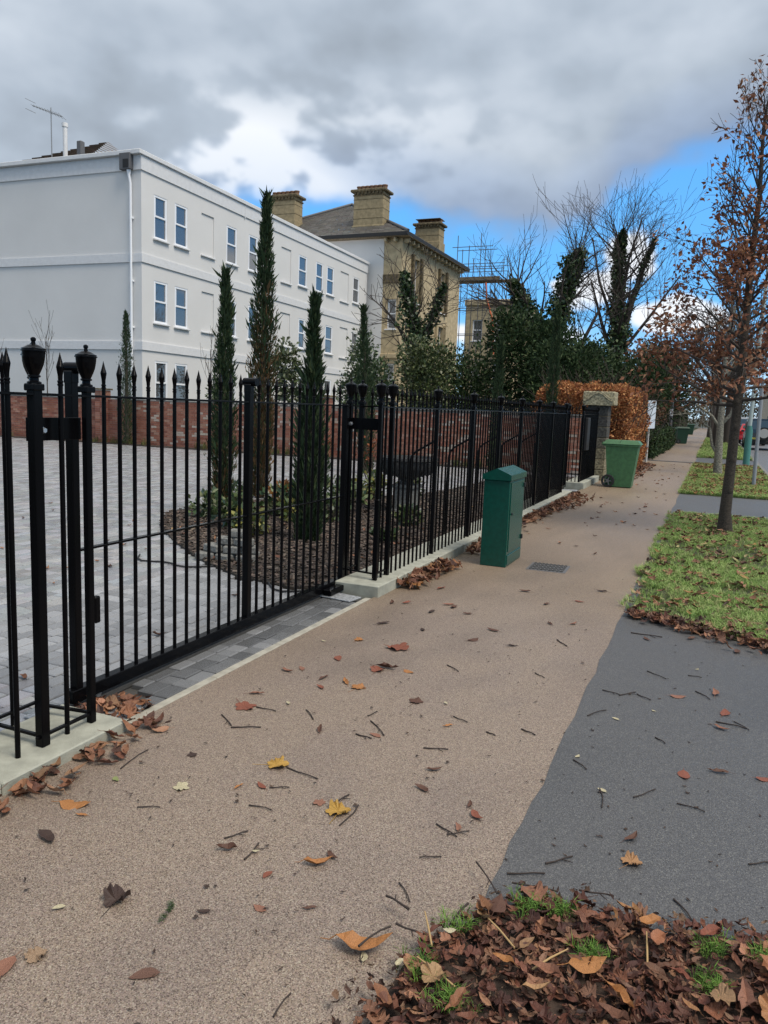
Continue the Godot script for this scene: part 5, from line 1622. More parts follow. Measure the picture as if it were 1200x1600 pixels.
	bush("green laurel bush at the foot of the leaning cypress", "leafy_bush", Vector3(-10.3, 0, -22.4), [[Vector3(-0.1, 2.9, 0), Vector3(0.62, 1.15, 0.5)], [Vector3(0.5, 2.3, 0), Vector3(0.55, 0.9, 0.5)], [Vector3(-0.4, 2.0, 0), Vector3(0.6, 0.9, 0.5)], [Vector3(0.1, 1.2, 0), Vector3(0.85, 1.1, 0.6)]], 6200, 0.11, [Color(0.045, 0.075, 0.025), Color(0.065, 0.10, 0.035), Color(0.03, 0.05, 0.02), Color(0.10, 0.125, 0.06)], 76, true)
	bush("thin pale leaved sapling against the white building", "sapling", Vector3(-13.3, 0, -22.6), [[Vector3(0, 2.9, 0), Vector3(0.52, 0.95, 0.4)], [Vector3(0.1, 2.0, 0), Vector3(0.5, 0.7, 0.4)]], 1500, 0.15, [Color(0.09, 0.11, 0.05), Color(0.15, 0.16, 0.09), Color(0.06, 0.08, 0.03)], 77, true, "tree", 4)
	bush("small leafy shrub left of the tallest cypress pair", "sapling", Vector3(-15.6, 0, -21.9), [[Vector3(0, 1.85, 0), Vector3(0.35, 0.35, 0.3)]], 320, 0.13, olive, 78, true, "tree", 3)
	for s in [[-22.9, -21.6, 3.7, "bare slender sapling standing behind the wall at the left"], [-15.7, -21.75, 3.3, "bare slender sapling behind the wall near the middle cypress"], [-25.6, -21.6, 3.2, "bare sapling at the very left edge"]]:
		bare_tree(s[3], "bare_sapling", Vector3(s[0], 0, s[1]), [[[Vector3(0, -0.02, 0), Vector3(0.02, s[2] * 0.5, 0), Vector3(0, s[2], 0)], 0.028, 0.01, 16, 0.5, 0.95]], int(80 - s[0]), {"n": [3, 2], "ang": 0.4, "up": 0.16, "bend": 0.08, "levels": 2, "rmin": 0.005, "off": 0.5, "same": true}, M.bark, [], "bare saplings behind the wall")
	bush("creamy twiggy shrub rising behind the copper hedge", "twig_shrub", Vector3(-6.0, 0, -33.0), [[Vector3(0, 3.0, 0), Vector3(0.9, 1.0, 0.6)]], 500, 0.08, [Color(0.35, 0.31, 0.22), Color(0.25, 0.22, 0.14)], 79, false, "shrub", 22)
	# ---- cypresses
	cypress("slim cypress standing against the wall below the white corner", Vector3(-18.4, 0, -20.75), 4.6, 0.62, 3200, 81)
	cypress("middle sized cypress at the left end of the planting bed", Vector3(-6.38, 0, -9.11), 3.5, 0.40, 5200, 82, 0.12, 0.05, 0.15)
	cypress("tallest cypress with browned lower foliage behind the gate stile", Vector3(-7.0, 0, -11.1), 5.1, 0.56, 6500, 83, 0.50, 0.06, 0.2)
	cypress("feathery low cypress nearest to the gate in the bed", Vector3(-4.27, 0, -7.83), 2.9, 0.42, 5600, 84, 0.0, 0.02, 0.5)
	cypress("cypress leaning over the laurel behind the urn posts", Vector3(-7.65, 0, -16.9), 4.1, 0.55, 3600, 85, 0.0, -0.22, 0.25)
	cypress("thin short cypress behind the railing right of the laurel", Vector3(-4.35, 0, -16.2), 3.25, 0.30, 3400, 86, 0.0, 0.05)
	cypress("tall thin cypress behind the railing left of the copper hedge", Vector3(-3.75, 0, -19.1), 4.35, 0.42, 4200, 87, 0.0, 0.04)
	# ---- hedges
	hedge_box("clipped copper beech hedge with orange brown leaves behind the pier", "beech_hedge", Vector3(-4.75, 0, -27.6), Vector3(-2.15, 2.42, -21.9), 1250, 0.075, [Color(0.36, 0.145, 0.055), Color(0.44, 0.20, 0.08), Color(0.29, 0.105, 0.045), Color(0.54, 0.29, 0.12), Color(0.20, 0.075, 0.035)], 91)
	hedge_box("low clipped dark green hedge along the far path", "low_hedge", Vector3(-3.4, 0, -46.0), Vector3(-2.05, 1.05, -30.5), 560, 0.10, evergreen, 92)
	bush("yellow green bush growing over the end of the copper hedge", "leafy_bush", Vector3(-3.0, 0, -29.6), [[Vector3(0, 1.9, 0), Vector3(0.75, 0.7, 0.9)]], 1500, 0.09, [Color(0.16, 0.17, 0.03), Color(0.11, 0.13, 0.03), Color(0.22, 0.2, 0.05)], 93)
	bush("reddish brown bush beyond the grey board", "brown_bush", Vector3(-3.2, 0, -40.0), [[Vector3(0, 1.9, 0), Vector3(1.2, 1.2, 1.5)]], 3200, 0.10, [Color(0.10, 0.05, 0.03), Color(0.075, 0.045, 0.028), Color(0.14, 0.075, 0.04)], 94)
	bush("dark round evergreen overhanging the far path", "evergreen_tree", Vector3(-3.6, 0, -58.0), [[Vector3(0, 3.0, 0), Vector3(2.2, 3.0, 3.0)], [Vector3(0.4, 5.0, 0), Vector3(1.6, 1.6, 2.0)]], 7500, 0.22, evergreen, 95, false, "tree", 5)
	bush("tall dark conifer behind the copper hedge and the oak", "evergreen_tree", Vector3(-4.2, 0, -48.0), [[Vector3(0, 3.0, 0), Vector3(2.0, 2.8, 2.0)], [Vector3(0.8, 4.8, 0), Vector3(1.5, 1.5, 1.5)]], 7000, 0.2, evergreen, 96, false, "tree", 5)
	# ---- street trees far along the verge and the other side
	var far := {"n": [5, 4, 3], "ang": 0.7, "up": 0.05, "bend": 0.16, "levels": 3, "rmin": 0.018, "off": 1.0, "start": 0.2}
	for s in [[0.15, -47.0, 0.30, "dark trunked bare street tree behind the pale young tree"], [0.75, -56.0, 0.32, "second dark bare street tree beyond the young tree"], [-0.3, -69.0, 0.30, "third bare street tree far along the verge"], [10.6, -60.0, 0.30, "bare street tree across the road"], [10.6, -84.0, 0.3, "bare street tree farther across the road"], [0.4, -88.0, 0.3, "farthest bare street tree on this side"]]:
		var l := []
		l.append([[Vector3(0, -0.05, 0), Vector3(0.05, 2.0, 0), Vector3(0, 3.6, 0), Vector3(0.2, 6.5, 0), Vector3(0.1, 8.6, 0)], s[2], 0.06, 14, 0.45, 2.0])
		for k in 4:
			var a: float = k * 1.6 + s[1]
			l.append([[Vector3(0, 3.0 + k * 0.3, 0), Vector3(cos(a) * 1.3, 4.7, sin(a) * 1.3), Vector3(cos(a) * 2.6, 6.6, sin(a) * 2.6)], 0.13, 0.05, 10, 0.3, 1.8])
		bare_tree(s[3], "street_tree", Vector3(s[0], 0, s[1]), l, int(100 - s[1]), far, M.bark_dark, [], "bare street trees")
	R.seed = 99
	var fm := MB.new()
	for k in 9000:   # the far wood that closes the street
		var x := rr(-26, 30)
		var hgt := 6.0 + 3.5 * blot.get_noise_2d(x * 40.0, 7.0)
		var p := Vector3(x, hgt * pow(R.randf(), 0.8), rr(-150, -128))
		fm.col = vary([Color(0.075, 0.062, 0.045), Color(0.05, 0.055, 0.032), Color(0.11, 0.085, 0.06)][R.randi() % 3], 0.3)
		var d := (rdir() + Vector3.UP).normalized()
		fm.chip(p, d, d.cross(rdir()).normalized(), rr(0.5, 1.2), 0.12)
	var fo := part(self, "distant_wood", fm.done(), M.leaf)
	fo.set_meta("kind", "stuff")
	fo.set_meta("label", "brown winter trees closing the far end of the street")
	fo.set_meta("category", "woodland")

# ---------------------------------------------------------------- planting bed
func build_bed() -> void:
	R.seed = 111
	var mb := MB.new()
	mb.col = Color(0.035, 0.025, 0.018)
	var id := Geometry2D.triangulate_polygon(bed_poly)
	for k in range(0, id.size(), 3):
		var a := bed_poly[id[k]]
		var b := bed_poly[id[k + 1]]
		var c := bed_poly[id[k + 2]]
		mb.tri(Vector3(a.x, 0.018, a.y), Vector3(b.x, 0.018, b.y), Vector3(c.x, 0.018, c.y), Vector3.UP)
	for k in bed_poly.size():
		var a := bed_poly[k]
		var b := bed_poly[(k + 1) % bed_poly.size()]
		mb.quad(Vector3(a.x, 0.018, a.y), Vector3(b.x, 0.018, b.y), Vector3(b.x, -0.03, b.y), Vector3(a.x, -0.03, a.y), Vector3((b - a).y, 0, -(b - a).x))
	structure("planting_bed", mb.done(), M.mulch, "bark mulched planting bed behind the gate")
	var ch := MB.new()
	ch.cbox(Vector3.ZERO, Vector3(1.0, 0.28, 0.45), 0.1)
	var xs := []
	var cs := []
	while xs.size() < 15000:
		var z := rr(-19.5, -5.72)
		if R.randf() < 0.5:
			z = rr(-12.0, -5.72)
		var p := Vector2(rr(-7.1, -2.96), z)
		if not Geometry2D.is_point_in_polygon(p, bed_poly):
			continue
		var s := rr(0.02, 0.06)
		xs.append(Transform3D(Basis(rdir(), rr(0, 0.7)) * Basis(Vector3.UP, rr(0, TAU)) * Basis().scaled(Vector3(s, s, s) * 1.15), Vector3(p.x, 0.02 + rr(0, 0.02), p.y)))
		cs.append(vary([Color(0.045, 0.033, 0.027), Color(0.062, 0.045, 0.036), Color(0.085, 0.06, 0.046), Color(0.032, 0.025, 0.021), Color(0.13, 0.10, 0.08)][R.randi() % 5], 0.25))
	var o := swarm(self, "bark_mulch", ch.done(), M.mulch, xs, cs)
	tag(o, "dark bark chips covering the planting bed", "mulch")
	var yg := [Color(0.16, 0.16, 0.03), Color(0.08, 0.11, 0.03), Color(0.25, 0.23, 0.06), Color(0.05, 0.075, 0.025)]
	var gg := [Color(0.03, 0.055, 0.02), Color(0.05, 0.085, 0.03), Color(0.09, 0.12, 0.045), Color(0.13, 0.14, 0.06)]
	var sp := [[-5.55, -8.1, 0.26, gg, "low green plant in front of the left cypress"], [-5.0, -7.7, 0.24, yg, "yellowish low plant between the left cypress and the block heap"], [-5.55, -9.4, 0.30, gg, "green leafy plant behind the gate stile"], [-5.1, -9.0, 0.22, yg, "small yellow green plant right of the gate stile"], [-6.1, -10.4, 0.24, [Color(0.3, 0.13, 0.04), Color(0.2, 0.1, 0.04), Color(0.42, 0.22, 0.06)], "withered orange plant by the tallest cypress"], [-5.3, -11.9, 0.34, yg, "bright yellow green plant behind the urn posts"], [-4.85, -12.6, 0.26, gg, "green plant beside the planter"], [-6.55, -9.6, 0.28, gg, "green clump at the far left rim of the bed"], [-3.7, -9.6, 0.16, gg, "tiny green plant in front of the planter"], [-4.9, -10.2, 0.30, gg, "leafy green plant left of the planter"], [-5.9, -8.9, 0.20, gg, "small green plant right of the left cypress"], [-4.7, -9.3, 0.22, gg, "low green plant behind the feathery cypress"], [-6.3, -8.6, 0.25, gg, "green plant at the left tip of the bed"], [-5.3, -10.6, 0.32, gg, "bushy green plant between the tallest cypress and the planter"], [-3.5, -8.3, 0.13, gg, "tiny weed behind the long railing"]]
	for k in sp.size():
		var q: Array = sp[k]
		bush(q[4], "low_plant", Vector3(q[0], 0.02, q[1]), [[Vector3(0, q[2] * 0.75, 0), Vector3(q[2], q[2] * 0.8, q[2])]], int(700 * q[2]) + 60, 0.10, q[3], 120 + k, true, "plant", 5, "low plants in the bed")
	for q in [[-6.3, -11.6, 0.9, "dead brown stemmed plant beside the tallest cypress"], [-5.6, -12.6, 0.8, "dead rusty flower heads behind the low cypress"]]:
		bush(q[3], "withered_plant", Vector3(q[0], 0.02, q[1]), [[Vector3(0, q[2], 0), Vector3(0.3, 0.28, 0.3)]], 130, 0.07, [Color(0.22, 0.07, 0.03), Color(0.16, 0.06, 0.03)], int(130 - q[0]), false, "plant", 8)
	# weeds and gravel strip at the foot of the wall
	slab("wall_border", Vector3(-27, -0.1, -20.55), Vector3(-4.8, 0.03, -21.1), M.soil, "soil strip along the foot of the brick wall")
	var wx := []
	var wc := []
	for k in 700:
		var x := rr(-26.5, -5)
		if blot.get_noise_2d(x * 60.0, 3.0) < -0.05:
			continue
		wx.append(Transform3D(Basis(Vector3.UP, rr(0, TAU)) * Basis().scaled(Vector3(1, rr(1.2, 3.0), 1) * rr(1.5, 3.2)), Vector3(x, 0.03, rr(-21.0, -20.6))))
		wc.append(vary([Color(0.09, 0.10, 0.03), Color(0.14, 0.14, 0.05), Color(0.06, 0.08, 0.025)][R.randi() % 3], 0.3))
	tag(swarm(self, "wall_weeds", tuft_mesh(5), M.leaf, wx, wc), "yellowish weeds along the foot of the brick wall", "weeds")

func tuft_mesh(sd: int) -> ArrayMesh:
	var g := RandomNumberGenerator.new()
	g.seed = sd
	var mb := MB.new()
	for k in 9:
		var a := g.randf() * TAU
		var d := Vector3(cos(a), 0, sin(a))
		var s := Vector3(-d.z, 0, d.x) * g.randf_range(0.0012, 0.0022)
		var p := d * g.randf_range(0.0, 0.018)
		var l := g.randf_range(0.022, 0.05)
		var m := p + d * l * 0.25 + Vector3.UP * l * 0.6
		var e := p + d * l * g.randf_range(0.5, 1.0) + Vector3.UP * l * g.randf_range(0.6, 0.95)
		mb.tri(p - s, p + s, m + s * 0.8, d + Vector3.UP)
		mb.tri(p - s, m + s * 0.8, m - s * 0.8, d + Vector3.UP)
		mb.tri(m - s * 0.8, m + s * 0.8, e, d + Vector3.UP)
	return mb.done()

# ---------------------------------------------------------------- fallen leaves, twigs and grass
func oval_leaf(sd: int, slim: float, curl: float, roll: float) -> ArrayMesh:   # one metre long, scaled when laid
	var g := RandomNumberGenerator.new()
	g.seed = sd
	var mb := MB.new()
	var n := 7
	var l := []
	var m := []
	var r := []
	var bend := g.randf_range(-0.15, 0.15)
	for k in n + 1:
		var f := float(k) / n
		var w := slim * pow(sin(PI * pow(f, 0.8)), 0.75) + 0.004
		var z := f - 0.5
		var x := bend * sin(PI * f)
		var lift := curl * pow(absf(z) * 2.0, 2.0) * (1.0 if z > 0 else 0.5)
		var ro := roll * g.randf_range(0.7, 1.3)
		m.append(Vector3(x, 0.02 + lift, z))
		l.append(Vector3(x - w * (1.0 - 0.25 * absf(ro)) * g.randf_range(0.85, 1.1), 0.02 + lift + w * ro * g.randf_range(0.6, 1.4), z + g.randf_range(-0.02, 0.02)))
		r.append(Vector3(x + w * (1.0 - 0.25 * absf(ro)) * g.randf_range(0.85, 1.1), 0.02 + lift + w * ro * g.randf_range(0.4, 1.2), z + g.randf_range(-0.02, 0.02)))
	for k in n:
		mb.quad(l[k], m[k], m[k + 1], l[k + 1], Vector3.UP)
		mb.quad(m[k], r[k], r[k + 1], m[k + 1], Vector3.UP)
	mb.tube([Vector3(0, 0.02 + curl * 0.5, -0.48), Vector3(0.02, 0.03, -0.62), Vector3(0.05, 0.02, -0.78)], [0.012, 0.01, 0.008], 4)
	return mb.done()

func lobed_leaf(sd: int, lobes: int, deep: float, curl: float) -> ArrayMesh:   # maple like, about one metre across
	var g := RandomNumberGenerator.new()
	g.seed = sd
	var mb := MB.new()
	var n := lobes * 6
	var rim := []
	var ring := []
	for k in n:
		var a := TAU * k / n
		var ph := fposmod(float(k) / 6.0, 1.0)
		var tip := pow(absf(cos(PI * ph)), 0.8)
		var back := 0.55 + 0.45 * (0.5 + 0.5 * cos(a))
		var rad := (0.5 - deep * (1.0 - tip)) * (0.65 + 0.35 * back) * g.randf_range(0.9, 1.06)
		var y := curl * g.randf_range(0.2, 1.2) * rad * (0.6 + 0.6 * sin(a * 1.7 + sd))
		rim.append(Vector3(sin(a) * rad, maxf(0.01 + y, 0.006), cos(a) * rad))
		ring.append(Vector3(sin(a) * rad * 0.5, 0.025 + y * 0.25 + (0.02 if ph < 0.1 else 0.0), cos(a) * rad * 0.5))
	for k in n:
		var j := (k + 1) % n
		mb.tri(Vector3(0, 0.02, 0), ring[k], ring[j], Vector3.UP)
		mb.quad(ring[k], rim[k], rim[j], ring[j], Vector3.UP)
	mb.tube([Vector3(0, 0.02, -0.1), Vector3(0.03, 0.03, -0.5), Vector3(0.12, 0.02, -0.95)], [0.014, 0.012, 0.01], 4)
	return mb.done()

var ovals := []
var lobeds := []

func tint_mat(c: Color) -> StandardMaterial3D:
	var m: StandardMaterial3D = M.dead.duplicate()
	m.vertex_color_use_as_albedo = false
	m.albedo_color = c.linear_to_srgb()
	return m

func zone(x: float, z: float) -> String:   # where on the ground, told by things one can find
	if x > -0.57:
		return "close to the leaf heap" if z > -3.0 else ("in the middle of the crossing" if z > -4.2 else ("in the far half of the crossing" if z > -5.0 else "near the oak verge"))
	if z > -1.9:
		return "near the bottom edge"
	if z > -2.5:
		return "left, level with the stone kerb" if x < -1.6 else ("in the near middle" if x < -1.1 else "beside the leaf heap")
	if z > -3.4:
		return "close to the near gate end" if x < -1.6 else ("below the yellow leaves" if x < -1.1 else "near the tarmac corner")
	if z > -4.4:
		return "along the gate threshold" if x < -1.6 else "level with the gate's centre"
	if z > -5.4:
		return "level with the far gate half"
	return "near the long stone kerb" if x < -1.6 else "short of the green cabinet"

func lay(base: String, mesh: Mesh, m: Material, p: Vector2, size: float, label: String, category: String, group: String, y := 0.003, turn := 999.0, flat := 1.0) -> void:
	var q := Basis(Vector3.UP, turn if turn < 900.0 else rr(0, TAU)) * Basis(Vector3.RIGHT, rr(-0.05, 0.05)) * Basis().scaled(Vector3(size, size * flat, size))
	single(base, mesh, m, label, category, group, Vector3(p.x, y, p.y), q)

func litter(base: String, label: String, n: int, where: Callable, cols: Array, lo: float, hi: float, tilt: float) -> void:
	var sets := [[], [], [], [], []]
	var cset := [[], [], [], [], []]
	var tries := 0
	var made := 0
	while made < n and tries < n * 10:
		tries += 1
		var p = where.call()
		if p == null:
			continue
		made += 1
		var k := R.randi() % 5
		var s := rr(lo, hi)
		sets[k].append(Transform3D(Basis(Vector3.UP, rr(0, TAU)) * Basis(Vector3.RIGHT, R.randfn() * tilt) * Basis(Vector3.BACK, R.randfn() * tilt) * Basis().scaled(Vector3(s * rr(0.8, 1.2), s, s)), p))
		cset[k].append(vary(cols[R.randi() % cols.size()], 0.3))
	var root := Node3D.new()
	root.name = numbered(self, base)
	add_child(root)
	tag(root, label, "leaf litter")
	root.set_meta("kind", "stuff")
	var shapes := [ovals[0], ovals[2], ovals[4], lobeds[1], ovals[5]]
	for k in 5:
		swarm(root, "leaves", shapes[k], M.dead, sets[k], cset[k])

func build_litter() -> void:
	R.seed = 131
	for k in 6:
		ovals.append(oval_leaf(140 + k, [0.22, 0.26, 0.20, 0.30, 0.24, 0.17][k], [0.16, 0.05, 0.22, 0.10, 0.28, 0.12][k], [0.35, 0.15, 0.7, -0.2, 0.5, 0.9][k]))
	for k in 4:
		lobeds.append(lobed_leaf(150 + k, [5, 5, 7, 5][k], [0.15, 0.12, 0.11, 0.17][k], [0.35, 0.6, 0.45, 0.25][k]))
	var rust := [Color(0.25, 0.105, 0.06), Color(0.33, 0.15, 0.085), Color(0.18, 0.078, 0.05), Color(0.40, 0.20, 0.115), Color(0.10, 0.05, 0.036), Color(0.38, 0.21, 0.12), Color(0.30, 0.14, 0.075)]
	var wet := [Color(0.12, 0.046, 0.032), Color(0.165, 0.064, 0.042), Color(0.085, 0.036, 0.027), Color(0.22, 0.092, 0.056), Color(0.14, 0.052, 0.034), Color(0.24, 0.12, 0.075), Color(0.30, 0.155, 0.095)]
	# leaves one can tell apart on the path
	var o := "fallen leaves on the path"
	var yel := tint_mat(Color(0.56, 0.33, 0.07))
	var ora := tint_mat(Color(0.50, 0.22, 0.075))
	var red := tint_mat(Color(0.30, 0.10, 0.06))
	var brn := tint_mat(Color(0.14, 0.065, 0.042))
	var drk := tint_mat(Color(0.075, 0.045, 0.036))
	var crm := tint_mat(Color(0.62, 0.55, 0.36))
	var pnk := tint_mat(Color(0.34, 0.16, 0.105))
	var grn := tint_mat(Color(0.32, 0.36, 0.14))
	lay("maple_leaf", lobeds[0], yel, Vector2(-1.66, -2.81), 0.115, "yellow orange maple leaf on the path, the one higher up", "leaf", o, 0.003, 2.2)
	lay("maple_leaf", lobeds[2], yel, Vector2(-1.24, -2.58), 0.115, "yellow maple leaf lying beside a dark curled leaf on the path", "leaf", o, 0.003, 3.4)
	lay("maple_leaf", lobeds[3], red, Vector2(-2.16, -3.31), 0.13, "flat red maple leaf near the gate threshold", "leaf", o, 0.003, 1.1, 0.6)
	lay("maple_leaf", lobeds[3], crm, Vector2(-1.91, -2.46), 0.075, "small cream maple leaf near the lower left", "leaf", o, 0.003, 0.4)
	lay("oval_leaf", ovals[3], ora, Vector2(-2.19, -2.16), 0.13, "orange oval leaf close to the left stone kerb", "leaf", o, 0.003, 1.9)
	lay("maple_leaf", lobeds[1], drk, Vector2(-1.63, -1.77), 0.095, "dark brown curled maple leaf at the lower left", "leaf", o, 0.003, 3.5, 1.4)
	lay("oak_leaf", lobeds[2], tint_mat(Color(0.40, 0.27, 0.17)), Vector2(-1.66, -1.48), 0.07, "small tan lobed leaf in the lower left corner", "leaf", o, 0.003, 1.0)
	lay("oval_leaf", ovals[1], pnk, Vector2(-1.69, -1.40), 0.10, "reddish oval leaf cut by the left edge", "leaf", o, 0.003, 0.3)
	lay("oval_leaf", ovals[1], tint_mat(Color(0.19, 0.10, 0.07)), Vector2(-1.33, -1.55), 0.085, "flat brown veined leaf near the bottom edge", "leaf", o, 0.003, -0.9, 0.5)
	lay("oval_leaf", ovals[2], ora, Vector2(-1.15, -2.24), 0.105, "curled orange leaf in the middle of the near path", "leaf", o, 0.003, 2.1)
	lay("oval_leaf", ovals[2], brn, Vector2(-1.48, -2.16), 0.075, "red brown curled leaf standing on its edge on the near path", "leaf", o, 0.003, -1.0, 1.3)
	lay("oval_leaf", ovals[4], ora, Vector2(-0.83, -1.93), 0.17, "long orange brown leaf at the left rim of the leaf heap", "leaf", o, 0.004, 1.9)
	lay("round_leaf", lobeds[2], tint_mat(Color(0.48, 0.26, 0.12)), Vector2(-0.14, -2.74), 0.085, "pale orange rounded leaf alone on the tarmac", "leaf", o, 0.008, 2.8)
	lay("oval_leaf", ovals[0], drk, Vector2(-2.10, -1.93), 0.11, "dull dark leaf below the left stone kerb", "leaf", o, 0.003, 1.2)
	lay("maple_leaf", lobeds[1], red, Vector2(-1.83, -4.64), 0.17, "red maple leaf halfway along the path", "leaf", o, 0.003, 1.4, 0.5)
	lay("oval_leaf", ovals[5], brn, Vector2(-1.73, -4.23), 0.15, "rolled brown leaf halfway along the path", "leaf", o, 0.003, 1.6)
	lay("oval_leaf", ovals[1], grn, Vector2(-2.19, -2.39), 0.05, "small pale green leaf near the left stone kerb", "leaf", o, 0.003, 1.0)
	lay("maple_leaf", lobeds[0], ora, Vector2(-2.36, -6.32), 0.19, "large orange leaf leaning on the corner of the long stone kerb", "leaf", o, 0.03, 0.9)
	# a sprig of conifer
	var spg := MB.new()
	for k in 90:
		var f := R.randf()
		spg.col = Color(0.045, 0.08, 0.03)
		var d := Vector3(rr(-1, 1), rr(0.1, 0.5), rr(0.1, 1.2)).normalized()
		spg.chip(Vector3(0.008 * sin(f * 5.0), 0.006, -0.05 + 0.10 * f), d, d.cross(Vector3.UP).normalized(), 0.02, 0.0015)
	single("conifer_sprig", spg.done(), M.leaf, "small green conifer sprig on the path at the lower left", "sprig", "", Vector3(-1.45, 0.002, -1.80), Basis(Vector3.UP, 0.5))
	var small := [-2.11, -2.11, -1.27, -2.10, -1.35, -1.85, -1.67, -3.24, -1.02, -3.10, -1.01, -2.90, -0.79, -2.87, -0.73, -2.80, -1.59, -4.24, -1.85, -3.90, -1.99, -3.89, -2.07, -4.25, -2.19, -3.97, -1.93, -5.62, -1.90, -5.92, -2.33, -5.73, -2.21, -5.78, -1.82, -5.85, -1.17, -6.36, -0.87, -5.87, -2.20, -3.49, -1.70, -2.57, -0.78, -2.68, -1.34, -2.61, -1.20, -1.94, -1.62, -2.62, -1.38, -3.81, -1.40, -3.30, -1.77, -4.17, -2.24, -3.90, -1.94, -3.74, -1.12, -3.58, -1.03, -5.78, -1.43, -5.08, -1.15, -5.07, -1.12, -2.30, -1.06, -2.01, -2.05, -2.72, -1.75, -3.85, -1.67, -5.71, -1.83, -5.12, -1.37, -5.38, -1.44, -6.72, -2.13, -6.43, -0.82, -7.10, -0.94, -6.62, -2.14, -5.13, -2.13, -4.67]
	var ms := [brn, red, pnk, brn, drk, ora]
	for k in range(0, small.size(), 2):
		var far := clampf((-small[k + 1] - 2.0) / 4.0, 0.0, 1.0)
		var lobed := R.randf() < 0.2
		var tone := R.randi() % 6
		lay("brown_leaf", lobeds[R.randi() % 4] if lobed else ovals[R.randi() % 6], ms[tone], Vector2(small[k], small[k + 1]), rr(0.045, 0.085) + 0.035 * far, "small %s %s leaf on the buff path %s" % [["brown", "rust red", "pinkish", "dull brown", "blackish", "orange"][tone], "lobed" if lobed else "oval", zone(small[k], small[k + 1])], "leaf", "small withered leaves on the buff path", 0.003, 999.0, 0.6)
	var cream := [-1.76, -1.66, -1.38, -2.20, -0.81, -1.88, -1.98, -3.45, -2.32, -4.52, -1.22, -3.86, -0.31, -3.24, -0.46, -3.53, 0.03, -5.18, -0.17, -4.30, -0.35, -4.08]
	for k in range(0, cream.size(), 2):
		lay("cream_leaf", ovals[1], crm, Vector2(cream[k], cream[k + 1]), rr(0.028, 0.045), "tiny cream leaf " + ("on the tarmac " if cream[k] > -0.57 else "on the path ") + zone(cream[k], cream[k + 1]), "leaf", "tiny cream leaves on the ground", 0.007)
	var tarm := [0.17, -4.22, 0.18, -4.46, 0.01, -3.56, -0.16, -2.91, 0.15, -3.67, -0.06, -4.60, 0.34, -3.69, 0.13, -4.76, 0.27, -5.72, -0.02, -5.89, -0.32, -5.72, -0.28, -6.43]
	for k in range(0, tarm.size(), 2):
		var tone := R.randi() % 4
		lay("brown_leaf", ovals[R.randi() % 6], ms[tone], Vector2(tarm[k], tarm[k + 1]), rr(0.06, 0.11), "%s withered leaf on the tarmac %s" % [["brown", "rust red", "pinkish", "dull brown"][tone], zone(tarm[k], tarm[k + 1])], "leaf", "brown leaves on the dark tarmac", 0.008, 999.0, 0.6)
	# twigs
	var tw := [-2.07, -3.05, -1.94, -3.12, -2.24, -2.47, -2.26, -2.67, -1.96, -2.25, -1.88, -2.29, -1.58, -2.46, -1.48, -2.47, -1.29, -2.62, -1.26, -2.72, -1.61, -2.81, -1.44, -2.78, -1.58, -2.62, -1.51, -2.66, -1.53, -2.22, -1.48, -2.30, -1.39, -2.14, -1.40, -2.25, -2.20, -3.16, -2.08, -3.07, -2.10, -3.33, -1.98, -3.33, -1.53, -3.50, -1.51, -3.58, -1.14, -3.28, -1.03, -3.32, -1.49, -3.27, -1.40, -3.26, -1.76, -3.33, -1.85, -3.42, -1.49, -3.45, -1.36, -3.32, -1.13, -3.71, -1.04, -3.67, -0.77, -3.72, -0.69, -3.68, -0.85, -2.26, -0.78, -2.18, -0.86, -2.67, -0.76, -2.62, -0.80, -2.62, -0.73, -2.68, -0.92, -3.60, -0.87, -3.58, -0.93, -1.58, -0.93, -1.67, -0.77, -2.47, -0.84, -2.43, -0.75, -2.09, -0.84, -2.12, -1.19, -2.66, -1.19, -2.49, -0.42, -2.59, -0.34, -2.68, -0.18, -3.24, -0.10, -3.36, -0.49, -4.05, -0.41, -4.18, -0.26, -4.98, -0.14, -4.88, -0.01, -3.27, 0.10, -3.25, -0.47, -3.48, -0.40, -3.41, -0.47, -4.49, -0.37, -4.46, -0.37, -4.45, -0.29, -4.55, -0.28, -4.52, -0.20, -4.46, 0.14, -4.30, 0.29, -4.28, 0.23, -4.35, 0.30, -4.26, -0.14, -3.93, -0.09, -3.88, 0.25, -2.92, 0.32, -2.97, 0.01, -2.58, 0.07, -2.49, -0.32, -3.25, -0.29, -3.09, -0.02, -5.02, 0.06, -5.02, 0.03, -4.74, 0.11, -4.64, -0.44, -5.83, -0.22, -5.83, -1.42, -4.47, -1.32, -4.39, -0.89, -4.60, -0.82, -4.54, -0.90, -5.38, -0.81, -5.26, -0.63, -2.43, -0.52, -2.29, -0.53, -2.47, -0.41, -2.53, -0.76, -2.01, -0.67, -2.00, -0.49, -2.37, -0.34, -2.39, -0.28, -2.43, -0.17, -2.45, -0.59, -2.20, -0.61, -2.06, -0.82, -1.87, -0.77, -1.99]
	for k in range(0, tw.size(), 4):
		var a := Vector3(tw[k], 0, tw[k + 1])
		var b := Vector3(tw[k + 2], 0, tw[k + 3])
		var c := (a + b) * 0.5
		var on_tar: bool = c.x > -0.57
		var y := 0.0085 if on_tar else 0.0045
		var thick := rr(0.0016, 0.0025) * (1.0 + 0.1 * absf(c.z))
		var heap: bool = c.z > -2.45 and c.x > -0.8
		if heap:
			y = 0.045
			thick *= 1.3
		var m := MB.new()
		var side := (b - a).cross(Vector3.UP) * rr(-0.06, 0.06)
		m.tube([a - c, (a - c) * 0.3 + side, (b - c) * 0.4 + side * 0.7 + Vector3(0, 0.003, 0), b - c], [thick * 1.3, thick, thick * 0.9, thick * 1.1], 6)
		var forked := R.randf() < 0.3
